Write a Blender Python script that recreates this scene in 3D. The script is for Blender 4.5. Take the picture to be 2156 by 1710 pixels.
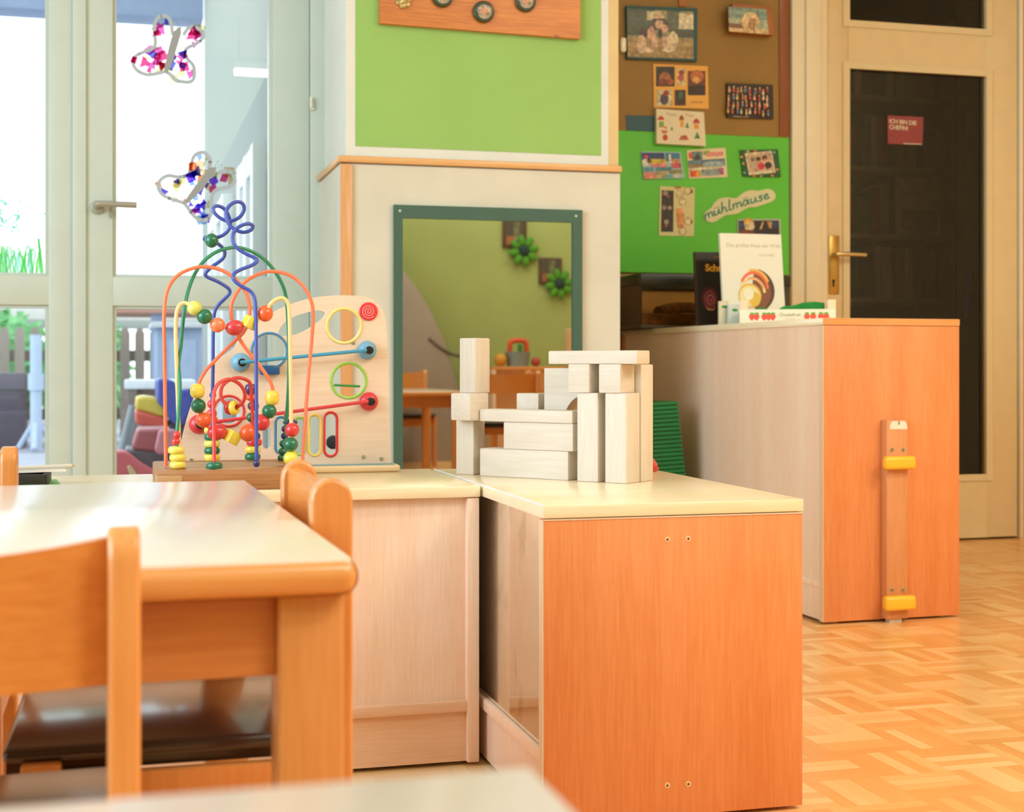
import bpy, bmesh, math, random
from mathutils import Vector, Matrix
S = bpy.context.scene
for o in list(bpy.data.objects):
    bpy.data.objects.remove(o)
PI = math.pi
rnd = random.Random(7)

# ---------------------------------------------------------------- camera, sky, lights, exposure
FPX, CU, HV, TH, CAMZ = 3040.0, 1078.0, 768.0, math.radians(15.15), 0.65
cd = bpy.data.cameras.new('camera'); cam = bpy.data.objects.new('camera', cd)
S.collection.objects.link(cam); S.camera = cam
cam.location = (0, 0, CAMZ); cam.rotation_euler = (PI/2, 0, -TH)
cd.sensor_fit = 'HORIZONTAL'; cd.sensor_width = 36; cd.lens = FPX/2156*36
cd.shift_y = (HV-855)/2156
cd.clip_start = 0.02
cd.dof.use_dof = True; cd.dof.focus_distance = 2.42; cd.dof.aperture_fstop = 7.5
S.view_settings.view_transform = 'Standard'; S.view_settings.look = 'None'
S.view_settings.gamma = 1; S.view_settings.use_curve_mapping = False
S.view_settings.exposure = 0.0
w = bpy.data.worlds.new('sky'); S.world = w; w.use_nodes = True
bg = w.node_tree.nodes['Background']
bg.inputs[0].default_value = (0.88, 0.95, 1.0, 1); bg.inputs[1].default_value = 2.5

def area(name, loc, aim, sx, sy, power, col):
    l = bpy.data.lights.new(name, 'AREA'); l.shape = 'RECTANGLE'; l.size = sx; l.size_y = sy
    l.energy = power; l.color = col
    o = bpy.data.objects.new(name, l); S.collection.objects.link(o); o.location = loc
    o.rotation_euler = (Vector(aim)-Vector(loc)).to_track_quat('-Z', 'Y').to_euler()
    return o
# daylight entering through the side windows left of the frame
area('daylight_side_windows', (-2.95, 0.9, 1.6), (1.0, 1.0, 0.5), 3.2, 1.9, 132, (0.60, 0.84, 1.0))
# the ceiling lamps of the room
area('ceiling_light_front', (1.9, -0.3, 2.80), (1.9, -0.3, 0), 1.5, 0.4, 43, (0.85, 0.95, 1.0))
area('ceiling_light_right', (3.0, 0.9, 2.80), (3.0, 0.9, 0), 1.5, 0.4, 56, (1.0, 0.86, 0.66))
area('ceiling_light_rear', (2.9, -1.2, 2.80), (2.9, -1.2, 0), 1.5, 0.4, 34, (0.92, 0.95, 1.0))

# ---------------------------------------------------------------- helpers
CT, ST = math.cos(TH), math.sin(TH)
def ray(u, v):
    a = (u-CU)/FPX
    return Vector((ST+a*CT, CT-a*ST, -(v-HV)/FPX))
def AY(u, v, Y):
    d = ray(u, v); t = Y/d.y
    return Vector((d.x*t, Y, CAMZ+d.z*t))
def AX(u, v, X):
    d = ray(u, v); t = X/d.x
    return Vector((X, d.y*t, CAMZ+d.z*t))
def AZ(u, v, Z):
    d = ray(u, v); t = (Z-CAMZ)/d.z
    return Vector((d.x*t, d.y*t, Z))

def lin(h):
    h = h.lstrip('#'); c = [int(h[i:i+2], 16)/255 for i in (0, 2, 4)]
    return tuple(x/12.92 if x <= .04045 else ((x+.055)/1.055)**2.4 for x in c)
_M = {}
def mat(h, rough=.5, metal=0, coat=0, var=.05, scale=14, stretch=(1, 1, 1), bump=0, emit=0, spec=.5, c2=None, sub=0, tr=0, cr_=.12):
    key = (h, rough, metal, coat, var, scale, stretch, bump, emit, spec, c2, sub, tr, cr_)
    if key in _M: return _M[key]
    m = bpy.data.materials.new('surface_%03d' % len(_M)); m.use_nodes = True; _M[key] = m
    nt = m.node_tree; b = nt.nodes['Principled BSDF']; N = nt.nodes.new; L = nt.links.new
    c = lin(h)
    tc = N('ShaderNodeTexCoord'); mp = N('ShaderNodeMapping'); mp.inputs['Scale'].default_value = stretch
    L(tc.outputs['Object'], mp.inputs[0])
    no = N('ShaderNodeTexNoise'); no.inputs['Scale'].default_value = scale; no.inputs['Detail'].default_value = 5
    L(mp.outputs[0], no.inputs['Vector'])
    rp = N('ShaderNodeValToRGB'); L(no.outputs[0], rp.inputs[0])
    lo = lin(c2) if c2 else tuple(x*(1-var) for x in c); hi = c if c2 else tuple(min(1, x*(1+var)) for x in c)
    rp.color_ramp.elements[0].position = .3; rp.color_ramp.elements[1].position = .7
    rp.color_ramp.elements[0].color = (*lo, 1); rp.color_ramp.elements[1].color = (*hi, 1)
    L(rp.outputs[0], b.inputs['Base Color'])
    b.inputs['Roughness'].default_value = rough; b.inputs['Metallic'].default_value = metal
    b.inputs['Coat Weight'].default_value = coat; b.inputs['Coat Roughness'].default_value = cr_
    b.inputs['Specular IOR Level'].default_value = spec
    if sub: b.inputs['Subsurface Weight'].default_value = sub
    if tr: b.inputs['Transmission Weight'].default_value = tr
    if bump:
        bp = N('ShaderNodeBump'); bp.inputs['Strength'].default_value = bump; bp.inputs['Distance'].default_value = .004
        L(no.outputs[0], bp.inputs['Height']); L(bp.outputs[0], b.inputs['Normal'])
    if emit:
        L(rp.outputs[0], b.inputs['Emission Color']); b.inputs['Emission Strength'].default_value = emit
    return m
def wood(h1, h2, axis='z', scale=9, rough=.42, coat=.15, knots=0):
    key = ('wood', h1, h2, axis, scale, rough, coat, knots)
    if key in _M: return _M[key]
    m = bpy.data.materials.new('wood_%03d' % len(_M)); m.use_nodes = True; _M[key] = m
    nt = m.node_tree; b = nt.nodes['Principled BSDF']; N = nt.nodes.new; L = nt.links.new
    tc = N('ShaderNodeTexCoord'); mp = N('ShaderNodeMapping')
    k = {'x': (.06, 1, 1), 'y': (1, .06, 1), 'z': (1, 1, .06)}[axis]
    mp.inputs['Scale'].default_value = k; L(tc.outputs['Object'], mp.inputs[0])
    n1 = N('ShaderNodeTexNoise'); n1.inputs['Scale'].default_value = scale; n1.inputs['Detail'].default_value = 3
    n1.inputs['Distortion'].default_value = .4
    n2 = N('ShaderNodeTexNoise'); n2.inputs['Scale'].default_value = scale*24; n2.inputs['Detail'].default_value = 4
    L(mp.outputs[0], n1.inputs['Vector']); L(mp.outputs[0], n2.inputs['Vector'])
    mx = N('ShaderNodeMix'); mx.data_type = 'FLOAT'; mx.inputs[0].default_value = .45
    L(n1.outputs[0], mx.inputs[2]); L(n2.outputs[0], mx.inputs[3])
    rp = N('ShaderNodeValToRGB'); L(mx.outputs[0], rp.inputs[0])
    rp.color_ramp.elements[0].position = .36; rp.color_ramp.elements[1].position = .62
    rp.color_ramp.elements[0].color = (*lin(h2), 1); rp.color_ramp.elements[1].color = (*lin(h1), 1)
    out = rp.outputs[0]
    if knots:
        mp2 = N('ShaderNodeMapping'); L(tc.outputs['Object'], mp2.inputs[0])
        mp2.inputs['Scale'].default_value = {'x': (.6, 1, 1), 'y': (1, .6, 1), 'z': (1, 1, .6)}[axis]
        vo = N('ShaderNodeTexVoronoi'); vo.inputs['Scale'].default_value = knots
        L(mp2.outputs[0], vo.inputs['Vector'])
        r2 = N('ShaderNodeValToRGB'); L(vo.outputs['Distance'], r2.inputs[0])
        r2.color_ramp.elements[0].position = .03; r2.color_ramp.elements[0].color = (.45, .32, .22, 1)
        r2.color_ramp.elements[1].position = .12; r2.color_ramp.elements[1].color = (1, 1, 1, 1)
        mu = N('ShaderNodeMix'); mu.data_type = 'RGBA'; mu.blend_type = 'MULTIPLY'; mu.inputs[0].default_value = 1
        L(out, mu.inputs[6]); L(r2.outputs[0], mu.inputs[7]); out = mu.outputs[2]
    L(out, b.inputs['Base Color'])
    b.inputs['Roughness'].default_value = rough; b.inputs['Coat Weight'].default_value = coat
    b.inputs['Coat Roughness'].default_value = .15
    return m
def glass(name, tint=(1, 1, 1), refl=1.0):
    m = bpy.data.materials.new(name); m.use_nodes = True; nt = m.node_tree; N = nt.nodes.new; L = nt.links.new
    nt.nodes.remove(nt.nodes['Principled BSDF']); out = nt.nodes['Material Output']
    t = N('ShaderNodeBsdfTransparent'); t.inputs[0].default_value = (*tint, 1)
    g = N('ShaderNodeBsdfGlossy'); g.inputs['Roughness'].default_value = .01
    f = N('ShaderNodeFresnel'); f.inputs[0].default_value = 1.48
    mu = N('ShaderNodeMath'); mu.operation = 'MULTIPLY'; mu.inputs[1].default_value = refl
    L(f.outputs[0], mu.inputs[0])
    x = N('ShaderNodeMixShader'); L(mu.outputs[0], x.inputs[0]); L(t.outputs[0], x.inputs[1]); L(g.outputs[0], x.inputs[2])
    L(x.outputs[0], out.inputs[0]); return m

class MB:
    def __init__(s): s.bm = bmesh.new(); s.mi = 0; s.mats = []
    def use(s, m):
        if m not in s.mats: s.mats.append(m)
        s.mi = s.mats.index(m); return s
    def _f(s, vs):
        try:
            f = s.bm.faces.new(vs); f.material_index = s.mi; return f
        except ValueError: return None
    def box(s, x0, x1, y0, y1, z0, z1, bevel=0, M=None, seg=2):
        b = bmesh.new(); bmesh.ops.create_cube(b, size=1)
        bmesh.ops.scale(b, vec=(x1-x0, y1-y0, z1-z0), verts=b.verts)
        if bevel: bmesh.ops.bevel(b, geom=list(b.edges), offset=bevel, segments=seg, affect='EDGES', profile=.5)
        bmesh.ops.translate(b, vec=((x0+x1)/2, (y0+y1)/2, (z0+z1)/2), verts=b.verts)
        return s.merge(b, M)
    def merge(s, b, M=None):
        vm = {}
        for v in b.verts: vm[v] = s.bm.verts.new(M @ v.co if M else v.co)
        for f in b.faces: s._f([vm[v] for v in f.verts])
        b.free(); return s
    def obox(s, c, size, rz=0, bevel=0, R=None, seg=2):
        M = Matrix.Translation(c) @ (R if R else Matrix.Rotation(rz, 4, 'Z')); a, b, d = (x/2 for x in size)
        return s.box(-a, a, -b, b, -d, d, bevel, M, seg)
    def ball(s, c, r, sc=(1, 1, 1), R=None, n=16):
        b = bmesh.new(); bmesh.ops.create_uvsphere(b, u_segments=n, v_segments=max(6, n*2//3), radius=r)
        M = Matrix.Translation(c) @ (R or Matrix()) @ Matrix.Diagonal((*sc, 1))
        return s.merge(b, M)
    def lathe(s, prof, c, axis=(0, 0, 1), n=24):
        q = Vector(axis).to_track_quat('Z', 'Y').to_matrix().to_4x4(); M = Matrix.Translation(c) @ q; rings = []
        for r, z in prof:
            if r < 1e-6: rings.append([s.bm.verts.new(M @ Vector((0, 0, z)))])
            else: rings.append([s.bm.verts.new(M @ Vector((r*math.cos(2*PI*i/n), r*math.sin(2*PI*i/n), z))) for i in range(n)])
        for a, b in zip(rings, rings[1:]):
            for i in range(n):
                j = (i+1) % n
                if len(a) == 1 and len(b) > 1: s._f([a[0], b[i], b[j]][::1])
                elif len(b) == 1 and len(a) > 1: s._f([a[i], a[j], b[0]])
                elif len(a) > 1: s._f([a[i], a[j], b[j], b[i]])
        return s
    def disc(s, c, r, h, axis=(0, 0, 1), rd=None, n=24, hole=0):
        rd = rd if rd is not None else h*.3
        pts = [(hole, -h/2)] if hole else [(0, -h/2)]
        for k in range(5): a = -PI/2+k*PI/8; pts.append((r-rd+rd*math.cos(a), -h/2+rd+rd*math.sin(a)))
        for k in range(5): a = k*PI/8; pts.append((r-rd+rd*math.cos(a), h/2-rd+rd*math.sin(a)))
        pts.append((hole, h/2))
        if hole: pts.append((hole, -h/2))
        return s.lathe(pts, c, axis, n)
    def cyl(s, p0, p1, r, r2=None, n=16):
        p0, p1 = Vector(p0), Vector(p1); h = (p1-p0).length; r2 = r if r2 is None else r2
        return s.lathe([(0, 0), (r, 0), (r2, h), (0, h)], p0, p1-p0, n)
    def tube(s, pts, r, n=10, closed=False):
        pts = [Vector(p) for p in pts]; N = len(pts); rings = []; up = None
        for i, p in enumerate(pts):
            a = pts[i-1] if (i or closed) else pts[i]; b = pts[(i+1) % N] if (i < N-1 or closed) else pts[i]
            t = (b-a).normalized()
            if up is None: up = t.orthogonal().normalized()
            up = (up-t*up.dot(t)).normalized(); sd = t.cross(up)
            rr = r(i/(N-1)) if callable(r) else r
            rings.append([s.bm.verts.new(p+rr*(up*math.cos(2*PI*k/n)+sd*math.sin(2*PI*k/n))) for k in range(n)])
        for i in range(N if closed else N-1):
            a, b = rings[i], rings[(i+1) % N]
            for k in range(n): s._f([a[k], a[(k+1) % n], b[(k+1) % n], b[k]])
        if not closed: s._f(rings[0][::-1]); s._f(rings[-1])
        return s
    def prism(s, pts, ext):
        ext = Vector(ext); a = [s.bm.verts.new(p) for p in pts]; b = [s.bm.verts.new(Vector(p)+ext) for p in pts]
        s._f(a[::-1]); s._f(b); n = len(a)
        for i in range(n): s._f([a[i], a[(i+1) % n], b[(i+1) % n], b[i]])
        return s
    def build(s, name, m=None, parent=None, loc=None, angle=40):
        bmesh.ops.recalc_face_normals(s.bm, faces=s.bm.faces)
        me = bpy.data.meshes.new(name)
        if m is not None and not s.mats: s.mats = [m]
        for x in s.mats: me.materials.append(x)
        if parent is not None: O = WO[parent.name]
        elif loc is not None: O = Vector(loc)
        else:
            cs = [v.co for v in s.bm.verts]
            O = Vector(((min(c.x for c in cs)+max(c.x for c in cs))/2, (min(c.y for c in cs)+max(c.y for c in cs))/2, min(c.z for c in cs)))
        bmesh.ops.translate(s.bm, vec=-O, verts=s.bm.verts); s.bm.to_mesh(me); s.bm.free()
        me.shade_smooth(); me.set_sharp_from_angle(angle=math.radians(angle))
        o = bpy.data.objects.new(name, me); S.collection.objects.link(o)
        if parent is not None: o.parent = parent
        else: o.location = O
        WO[o.name] = O
        return o
WO = {}
def tag(o, label=None, cat=None, group=None, kind=None):
    if label: o['label'] = label
    if cat: o['category'] = cat
    if group: o['group'] = group
    if kind: o['kind'] = kind
    return o
def thing(name, label, cat, loc=(0, 0, 0), group=None, kind=None):
    o = bpy.data.objects.new(name, None); S.collection.objects.link(o); o.location = loc
    o.empty_display_size = .05; WO[o.name] = Vector(loc); return tag(o, label, cat, group, kind)
def struct(o): o['kind'] = 'structure'; return o
def copy_tree(o, parent=None):
    c = o.copy(); S.collection.objects.link(c); c.parent = parent
    for ch in list(o.children): copy_tree(ch, c)
    WO[c.name] = WO[o.name]; return c
def cr(pts, n=8, closed=False):
    pts = [Vector(p) for p in pts]; N = len(pts); out = []
    for i in range(N if closed else N-1):
        g = (lambda k: pts[k % N]) if closed else (lambda k: pts[max(0, min(N-1, k))])
        p0, p1, p2, p3 = g(i-1), g(i), g(i+1), g(i+2)
        for k in range(n):
            t = k/n
            out.append(.5*((2*p1)+(p2-p0)*t+(2*p0-5*p1+4*p2-p3)*t*t+(3*p1-p0-3*p2+p3)*t**3))
    if not closed: out.append(pts[-1])
    return out
def text_mesh(body, size, align='CENTER', shear=0, spacing=1, thick=0):
    cu = bpy.data.curves.new('lettering', 'FONT'); cu.body = body; cu.size = size; cu.align_x = align
    cu.shear = shear; cu.space_character = spacing; cu.offset = thick; cu.resolution_u = 3
    o = bpy.data.objects.new('lettering', cu); S.collection.objects.link(o)
    dg = bpy.context.evaluated_depsgraph_get(); me = bpy.data.meshes.new_from_object(o.evaluated_get(dg))
    bpy.data.objects.remove(o); bpy.data.curves.remove(cu); return me
def text(mb, body, size, org, ex=(1, 0, 0), ey=(0, 0, 1), align='CENTER', shear=0, spacing=1, warp=None, thick=0):
    me = text_mesh(body, size, align, shear, spacing, thick); ex, ey, org = Vector(ex), Vector(ey), Vector(org)
    vs = []
    for v in me.vertices:
        x, y = v.co.x, v.co.y
        if warp: x, y = warp(x, y)
        vs.append(mb.bm.verts.new(org+ex*x+ey*y))
    for p in me.polygons: mb._f([vs[i] for i in p.vertices])
    bpy.data.meshes.remove(me)
def flat_curve(loops, thick):
    """closed 2D loops (first the outline, the rest holes) filled and extruded -> mesh in xy"""
    cu = bpy.data.curves.new('outline', 'CURVE'); cu.dimensions = '2D'; cu.fill_mode = 'BOTH'; cu.extrude = thick/2
    for lp in loops:
        sp = cu.splines.new('POLY'); sp.points.add(len(lp)-1); sp.use_cyclic_u = True
        for p, q in zip(sp.points, lp): p.co = (q[0], q[1], 0, 1)
    o = bpy.data.objects.new('outline', cu); S.collection.objects.link(o)
    dg = bpy.context.evaluated_depsgraph_get(); me = bpy.data.meshes.new_from_object(o.evaluated_get(dg))
    bpy.data.objects.remove(o); bpy.data.curves.remove(cu); return me
def add_flat(mb, loops, thick, Y):
    me = flat_curve(loops, thick)
    vs = [mb.bm.verts.new((v.co.x, Y+v.co.z, v.co.y)) for v in me.vertices]
    for p in me.polygons: mb._f([vs[i] for i in p.vertices])
    bpy.data.meshes.remove(me)
def px(mb, pts, Y, th=.0006):
    """polygon given where it lies on a wall plane"""
    mb.prism([AY(u, v, Y) for u, v in pts], (0, -th, 0))
def pxc(u, v, r, n=20, ry=None, a0=0, a1=2*PI):
    ry = ry or r
    return [(u+r*math.cos(a0+(a1-a0)*i/n), v+ry*math.sin(a0+(a1-a0)*i/n)) for i in range(n)]

# ---------------------------------------------------------------- materials
ORANGE = wood('e6935a', 'da7f42', 'z', 10, .45, .1)
ORANGE_X = wood('e8a263', 'dc8f4c', 'x', 10, .38, .2)
PALE = wood('fbdcc4', 'f2c9aa', 'z', 11, .4, .15)
PALE_X = wood('f3c8a6', 'e8b78f', 'x', 11, .4, .15)
EDGE = wood('ead2b4', 'e0c29c', 'z', 8, .5, .05)
TOPW = wood('f8e6c4', 'efd6ac', 'x', 8, .28, .3)
TOPWY = wood('f8e6c4', 'efd6ac', 'y', 8, .28, .3)
CHAIRW = wood('e59a55', 'd98743', 'z', 8, .35, .3)
TABLEEDGE = wood('e3a05a', 'd78a45', 'x', 8, .3, .35)
BLOCKS = [wood('e2d4c6', 'd4c3ae', a, 9, .6, 0) for a in 'xyz']
WHITEFRAME = mat('c7d2ca', .35, var=.02)
DOORP = mat('dcc496', .4, var=.03)
BEIGE = mat('d6d2c2', .7, var=.05, scale=6)
GREENW = mat('96c068', .75, var=.03, scale=5)
CREAM = mat('dfe1da', .75, var=.02)
WALLW = mat('dcdcc8', .8, var=.02)
METAL = mat('b9b7ae', .28, 1)
SCREW = mat('b5ad96', .35, .8)
BLACK = mat('15120f', .5)
DARK = mat('241f1c', .5)
PANE = glass('clear_glass', (.97, .99, .99), 1.0)
DOORGLASS = glass('door_glass', (.80, .78, .74), .5)

# ---------------------------------------------------------------- the room
Yp, Yw, Yd = 3.90, 4.38, 4.73
def parquet():
    m = bpy.data.materials.new('mosaic_parquet'); m.use_nodes = True; nt = m.node_tree; N = nt.nodes.new; L = nt.links.new
    b = nt.nodes['Principled BSDF']
    tc = N('ShaderNodeTexCoord'); sx = N('ShaderNodeSeparateXYZ'); L(tc.outputs['Object'], sx.inputs[0])
    def math_(op, a, bb=None, c=None):
        n = N('ShaderNodeMath'); n.operation = op
        for i, q in enumerate((a, bb, c)):
            if q is None: continue
            if hasattr(q, 'is_output'): L(q, n.inputs[i])
            else: n.inputs[i].default_value = q
        return n.outputs[0]
    T = .128
    x = math_('DIVIDE', sx.outputs[0], T); y = math_('DIVIDE', sx.outputs[1], T)
    fx, fy = math_('FLOOR', x), math_('FLOOR', y); rx, ry = math_('FRACT', x), math_('FRACT', y)
    par = math_('FLOORED_MODULO', math_('ADD', fx, fy), 2.0)
    across = math_('ADD', math_('MULTIPLY', rx, par), math_('MULTIPLY', ry, math_('SUBTRACT', 1.0, par)))
    along = math_('ADD', math_('MULTIPLY', ry, par), math_('MULTIPLY', rx, math_('SUBTRACT', 1.0, par)))
    st = math_('MULTIPLY', across, 5.0); si = math_('FLOOR', st); sf = math_('FRACT', st)
    cb = N('ShaderNodeCombineXYZ'); L(fx, cb.inputs[0]); L(fy, cb.inputs[1]); L(si, cb.inputs[2])
    wn = N('ShaderNodeTexWhiteNoise'); wn.noise_dimensions = '3D'; L(cb.outputs[0], wn.inputs['Vector'])
    cg = N('ShaderNodeCombineXYZ'); L(math_('MULTIPLY', along, .6), cg.inputs[0]); L(math_('MULTIPLY', st, 3.0), cg.inputs[1]); L(math_('MULTIPLY', wn.outputs[0], 40.0), cg.inputs[2])
    gn = N('ShaderNodeTexNoise'); gn.inputs['Scale'].default_value = 2.2; gn.inputs['Detail'].default_value = 4; L(cg.outputs[0], gn.inputs['Vector'])
    v = math_('ADD', math_('MULTIPLY', wn.outputs[0], .75), math_('MULTIPLY', gn.outputs[0], .45))
    rp = N('ShaderNodeValToRGB'); L(v, rp.inputs[0]); e = rp.color_ramp.elements
    e[0].position = .08; e[0].color = (*lin('e29a52'), 1); e[1].position = 1.0; e[1].color = (*lin('fad092'), 1)
    q = rp.color_ramp.elements.new(.5); q.color = (*lin('f0b26a'), 1)
    gap = math_('MINIMUM', math_('MINIMUM', sf, math_('SUBTRACT', 1.0, sf)), math_('MULTIPLY', math_('MINIMUM', along, math_('SUBTRACT', 1.0, along)), 5.0))
    g2 = N('ShaderNodeMapRange'); L(gap, g2.inputs[0]); g2.inputs[2].default_value = .06; g2.inputs[3].default_value = .88; g2.inputs[4].default_value = 1.0
    mu = N('ShaderNodeMix'); mu.data_type = 'RGBA'; mu.blend_type = 'MULTIPLY'; mu.inputs[0].default_value = 1
    L(rp.outputs[0], mu.inputs[6]); L(g2.outputs[0], mu.inputs[7]); L(mu.outputs[2], b.inputs['Base Color'])
    b.inputs['Roughness'].default_value = .32; b.inputs['Coat Weight'].default_value = .25; b.inputs['Coat Roughness'].default_value = .2
    return m
struct(MB().prism([(-2.8, -2.1, -.08), (5.0, -2.1, -.08), (5.0, 6.9, -.08), (1.1, 6.9, -.08), (1.1, Yw+.1, -.08), (-2.8, Yw+.1, -.08)], (0, 0, .08)).build('floor', parquet(), loc=(0, 0, 0)))
struct(MB().prism([(-2.8, -2.1, 2.9), (5.0, -2.1, 2.9), (5.0, 6.9, 2.9), (1.1, 6.9, 2.9), (1.1, Yw+.1, 2.9), (-2.8, Yw+.1, 2.9)], (0, 0, .1)).build('ceiling', mat('e9e6dc', .9, var=.01)))
# window wall with the double glazed door, and more wall left of it
XW = lambda u: AY(u, HV, Yw).x
wxl = 2*XW(155)-XW(650)
mb = MB(); mb.box(-2.8, wxl-.06, Yw-.06, Yw+.10, 0, 2.9); mb.box(wxl-.06, XW(690), Yw-.06, Yw+.10, 2.25, 2.9)
struct(mb.build('wall_front', WALLW))
mb = MB(); mb.box(-2.9, -2.8, -2.1, -.8, 0, 2.9); mb.box(-2.9, -2.8, 2.5, Yw+.1, 0, 2.9); mb.box(-2.9, -2.8, -.8, 2.5, 0, .55); mb.box(-2.9, -2.8, -.8, 2.5, 2.55, 2.9)
struct(mb.build('wall_left', WALLW))
struct(MB().box(-2.9, 5.0, -2.1, -1.95, 0, 2.9).build('wall_back', mat('9ca864', .85, var=.05, scale=3)))
struct(MB().box(4.4, 4.5, -2.1, 4.9, 0, 2.9).build('wall_right', mat('e0cda4', .85, var=.03)))

def window_door():
    t = thing('window_1', 'double glazed garden door with pale grey green frames', 'window', (-.1, Yw, 0), kind='structure')
    A, B = Yw-.03, Yw+.04
    xm, xr2, z0b = XW(155), XW(650), AY(300, 584.5, Yw).z
    z1b = AY(300, 645.5, Yw).z; XL = {'left': (wxl, xm), 'right': (xm, xr2)}
    # outer jambs and head
    mb = MB(); mb.box(xr2, XW(690), A-.015, Yw+.06, 0, 2.25, .004); mb.box(wxl-.06, wxl, A-.015, Yw+.06, 0, 2.25, .004); mb.box(wxl, xr2, A-.014, Yw+.06, 2.16, 2.25, .004)
    mb.build('jamb', WHITEFRAME, t)
    for side, (x0, x1), gl in (('l', XL['left'], (wxl+xm-XW(103), XW(103))), ('r', XL['right'], (XW(238), XW(572)))):
        mb = MB(); g0, g1 = gl
        for a, b2 in ((x0+.001, g0), (g1, x1-.001)): mb.box(a, b2, A, B, .02, 2.155, .004)
        for z0, z1 in ((.02, .13), (z1b, z0b), (2.06, 2.155)): mb.box(g0-.003, g1+.003, A+.002, B-.002, z0, z1, .003)
        if side == 'r': mb.box(x0-.002, XW(182), A-.010, A+.002, .03, 2.15, .003)
        # glazing beads around each pane
        for z0, z1 in ((.13, z1b), (z0b, 2.06)):
            for a, b2 in ((g0, g0+.008), (g1-.008, g1)): mb.box(a-.002, b2+.002, A+.012, B-.012, z0, z1)
            for a, b2 in ((z0-.002, z0+.008), (z1-.008, z1+.002)): mb.box(g0+.0102, g1-.0102, A+.0125, B-.0125, a, b2)
        sash = mb.build('sash', WHITEFRAME, t)
        for z0, z1 in ((.13, z1b), (z0b, 2.06)):
            MB().box(g0-.002, g1+.002, Yw, Yw+.005, z0-.002, z1+.002).build('pane', PANE, sash)
    h = MB(); c = AY(205, 437, A); h.disc(c+Vector((0, -.006, 0)), .019, .012, (0, 1, 0)); h.cyl(c, c+Vector((0, -.038, .006)), .009)
    h.tube(cr([c+Vector((-.004, -.038, .006)), c+Vector((.025, -.041, .007)), AY(288, 432, A-.039)], 6), .0092)
    h.box(c.x+.033, c.x+.042, A-.003, A+.002, c.z-.03, c.z+.015)
    h.build('handle', mat('aeada3', .35, .5), t)
    hb = MB(); c = AY(655, 215, A-.02); hb.cyl(c+Vector((0, -.005, -.017)), c+Vector((0, -.005, .014)), .005); hb.box(c.x-.003, c.x+.008, c.y-.004, c.y+.008, c.z-.024, c.z-.002)
    hb.build('hinge', mat('e3dfce', .4), t)
window_door()

# pillar with green painted field, wood ledge, clad lower part
xl, xr = AY(717, 500, Yp).x, AY(1304, 500, Yp).x; xu = AY(728, 200, Yp+.012).x
zl = AY(714, 341, Yp).z
mb = MB(); mb.box(xu, xr, Yp+.012, Yd+.1, 0, 2.9); pil = struct(mb.build('wall_pillar', CREAM))
mb = MB(); mb.box(xl, xr+.002, Yp, Yp+.012, 0, zl-.004); mb.box(xl, xu, Yp+.012, Yw-.045, 0, zl-.004)
mb.build('cladding', BEIGE, pil)
tag(pil.children[0], 'beige marbled lower cladding')
g0, g1 = AY(748, 310, Yp+.012), AY(1265, 328, Yp+.012)
mb = MB(); mb.box(g0.x, g1.x, Yp+.0105, Yp+.0125, g1.z, 2.6); f = mb.build('painted_field', GREENW, pil); tag(f, 'light green painted field')
mb = MB(); mb.box(AY(1284, 300, Yp).x, xr+.001, Yp+.0105, Yp+.0125, zl, 2.9); mb.build('painted_edge', mat('dcc28c', .7), pil)
mb = MB(); mb.box(xl-.008, xr+.005, Yp-.012, Yp+.02, zl-.001, zl+.0175, .004); mb.box(xl-.008, xu+.004, Yp+.01, Yw-.05, zl-.001, zl+.0175, .003)
struct(mb.build('trim_1', wood('e6b47a', 'daa262', 'x', 8, .4, .2)))
a = AY(717, 500, Yp).x; b = AY(741, 500, Yp).x
struct(MB().box(a-.001, b, Yp-.010, Yp+.002, 0, zl-.006, .002).build('trim_2', wood('dda46c', 'd0945a', 'z', 8, .4, .2)))
# recess wall, door wall
dx0, dx1 = AY(1738, 600, Yd).x, AY(2139, 600, Yd).x
cx0 = AY(1661, 600, Yd).x
mb = MB(); mb.box(xr, dx0-.02, Yd, Yd+.15, 0, 2.9); mb.box(dx1+.02, 4.4, Yd, Yd+.15, 0, 2.9); mb.box(dx0-.02, dx1+.02, Yd, Yd+.15, 2.45, 2.9)
struct(mb.build('wall_recess', mat('cf9f68', .8, var=.03)))

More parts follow.
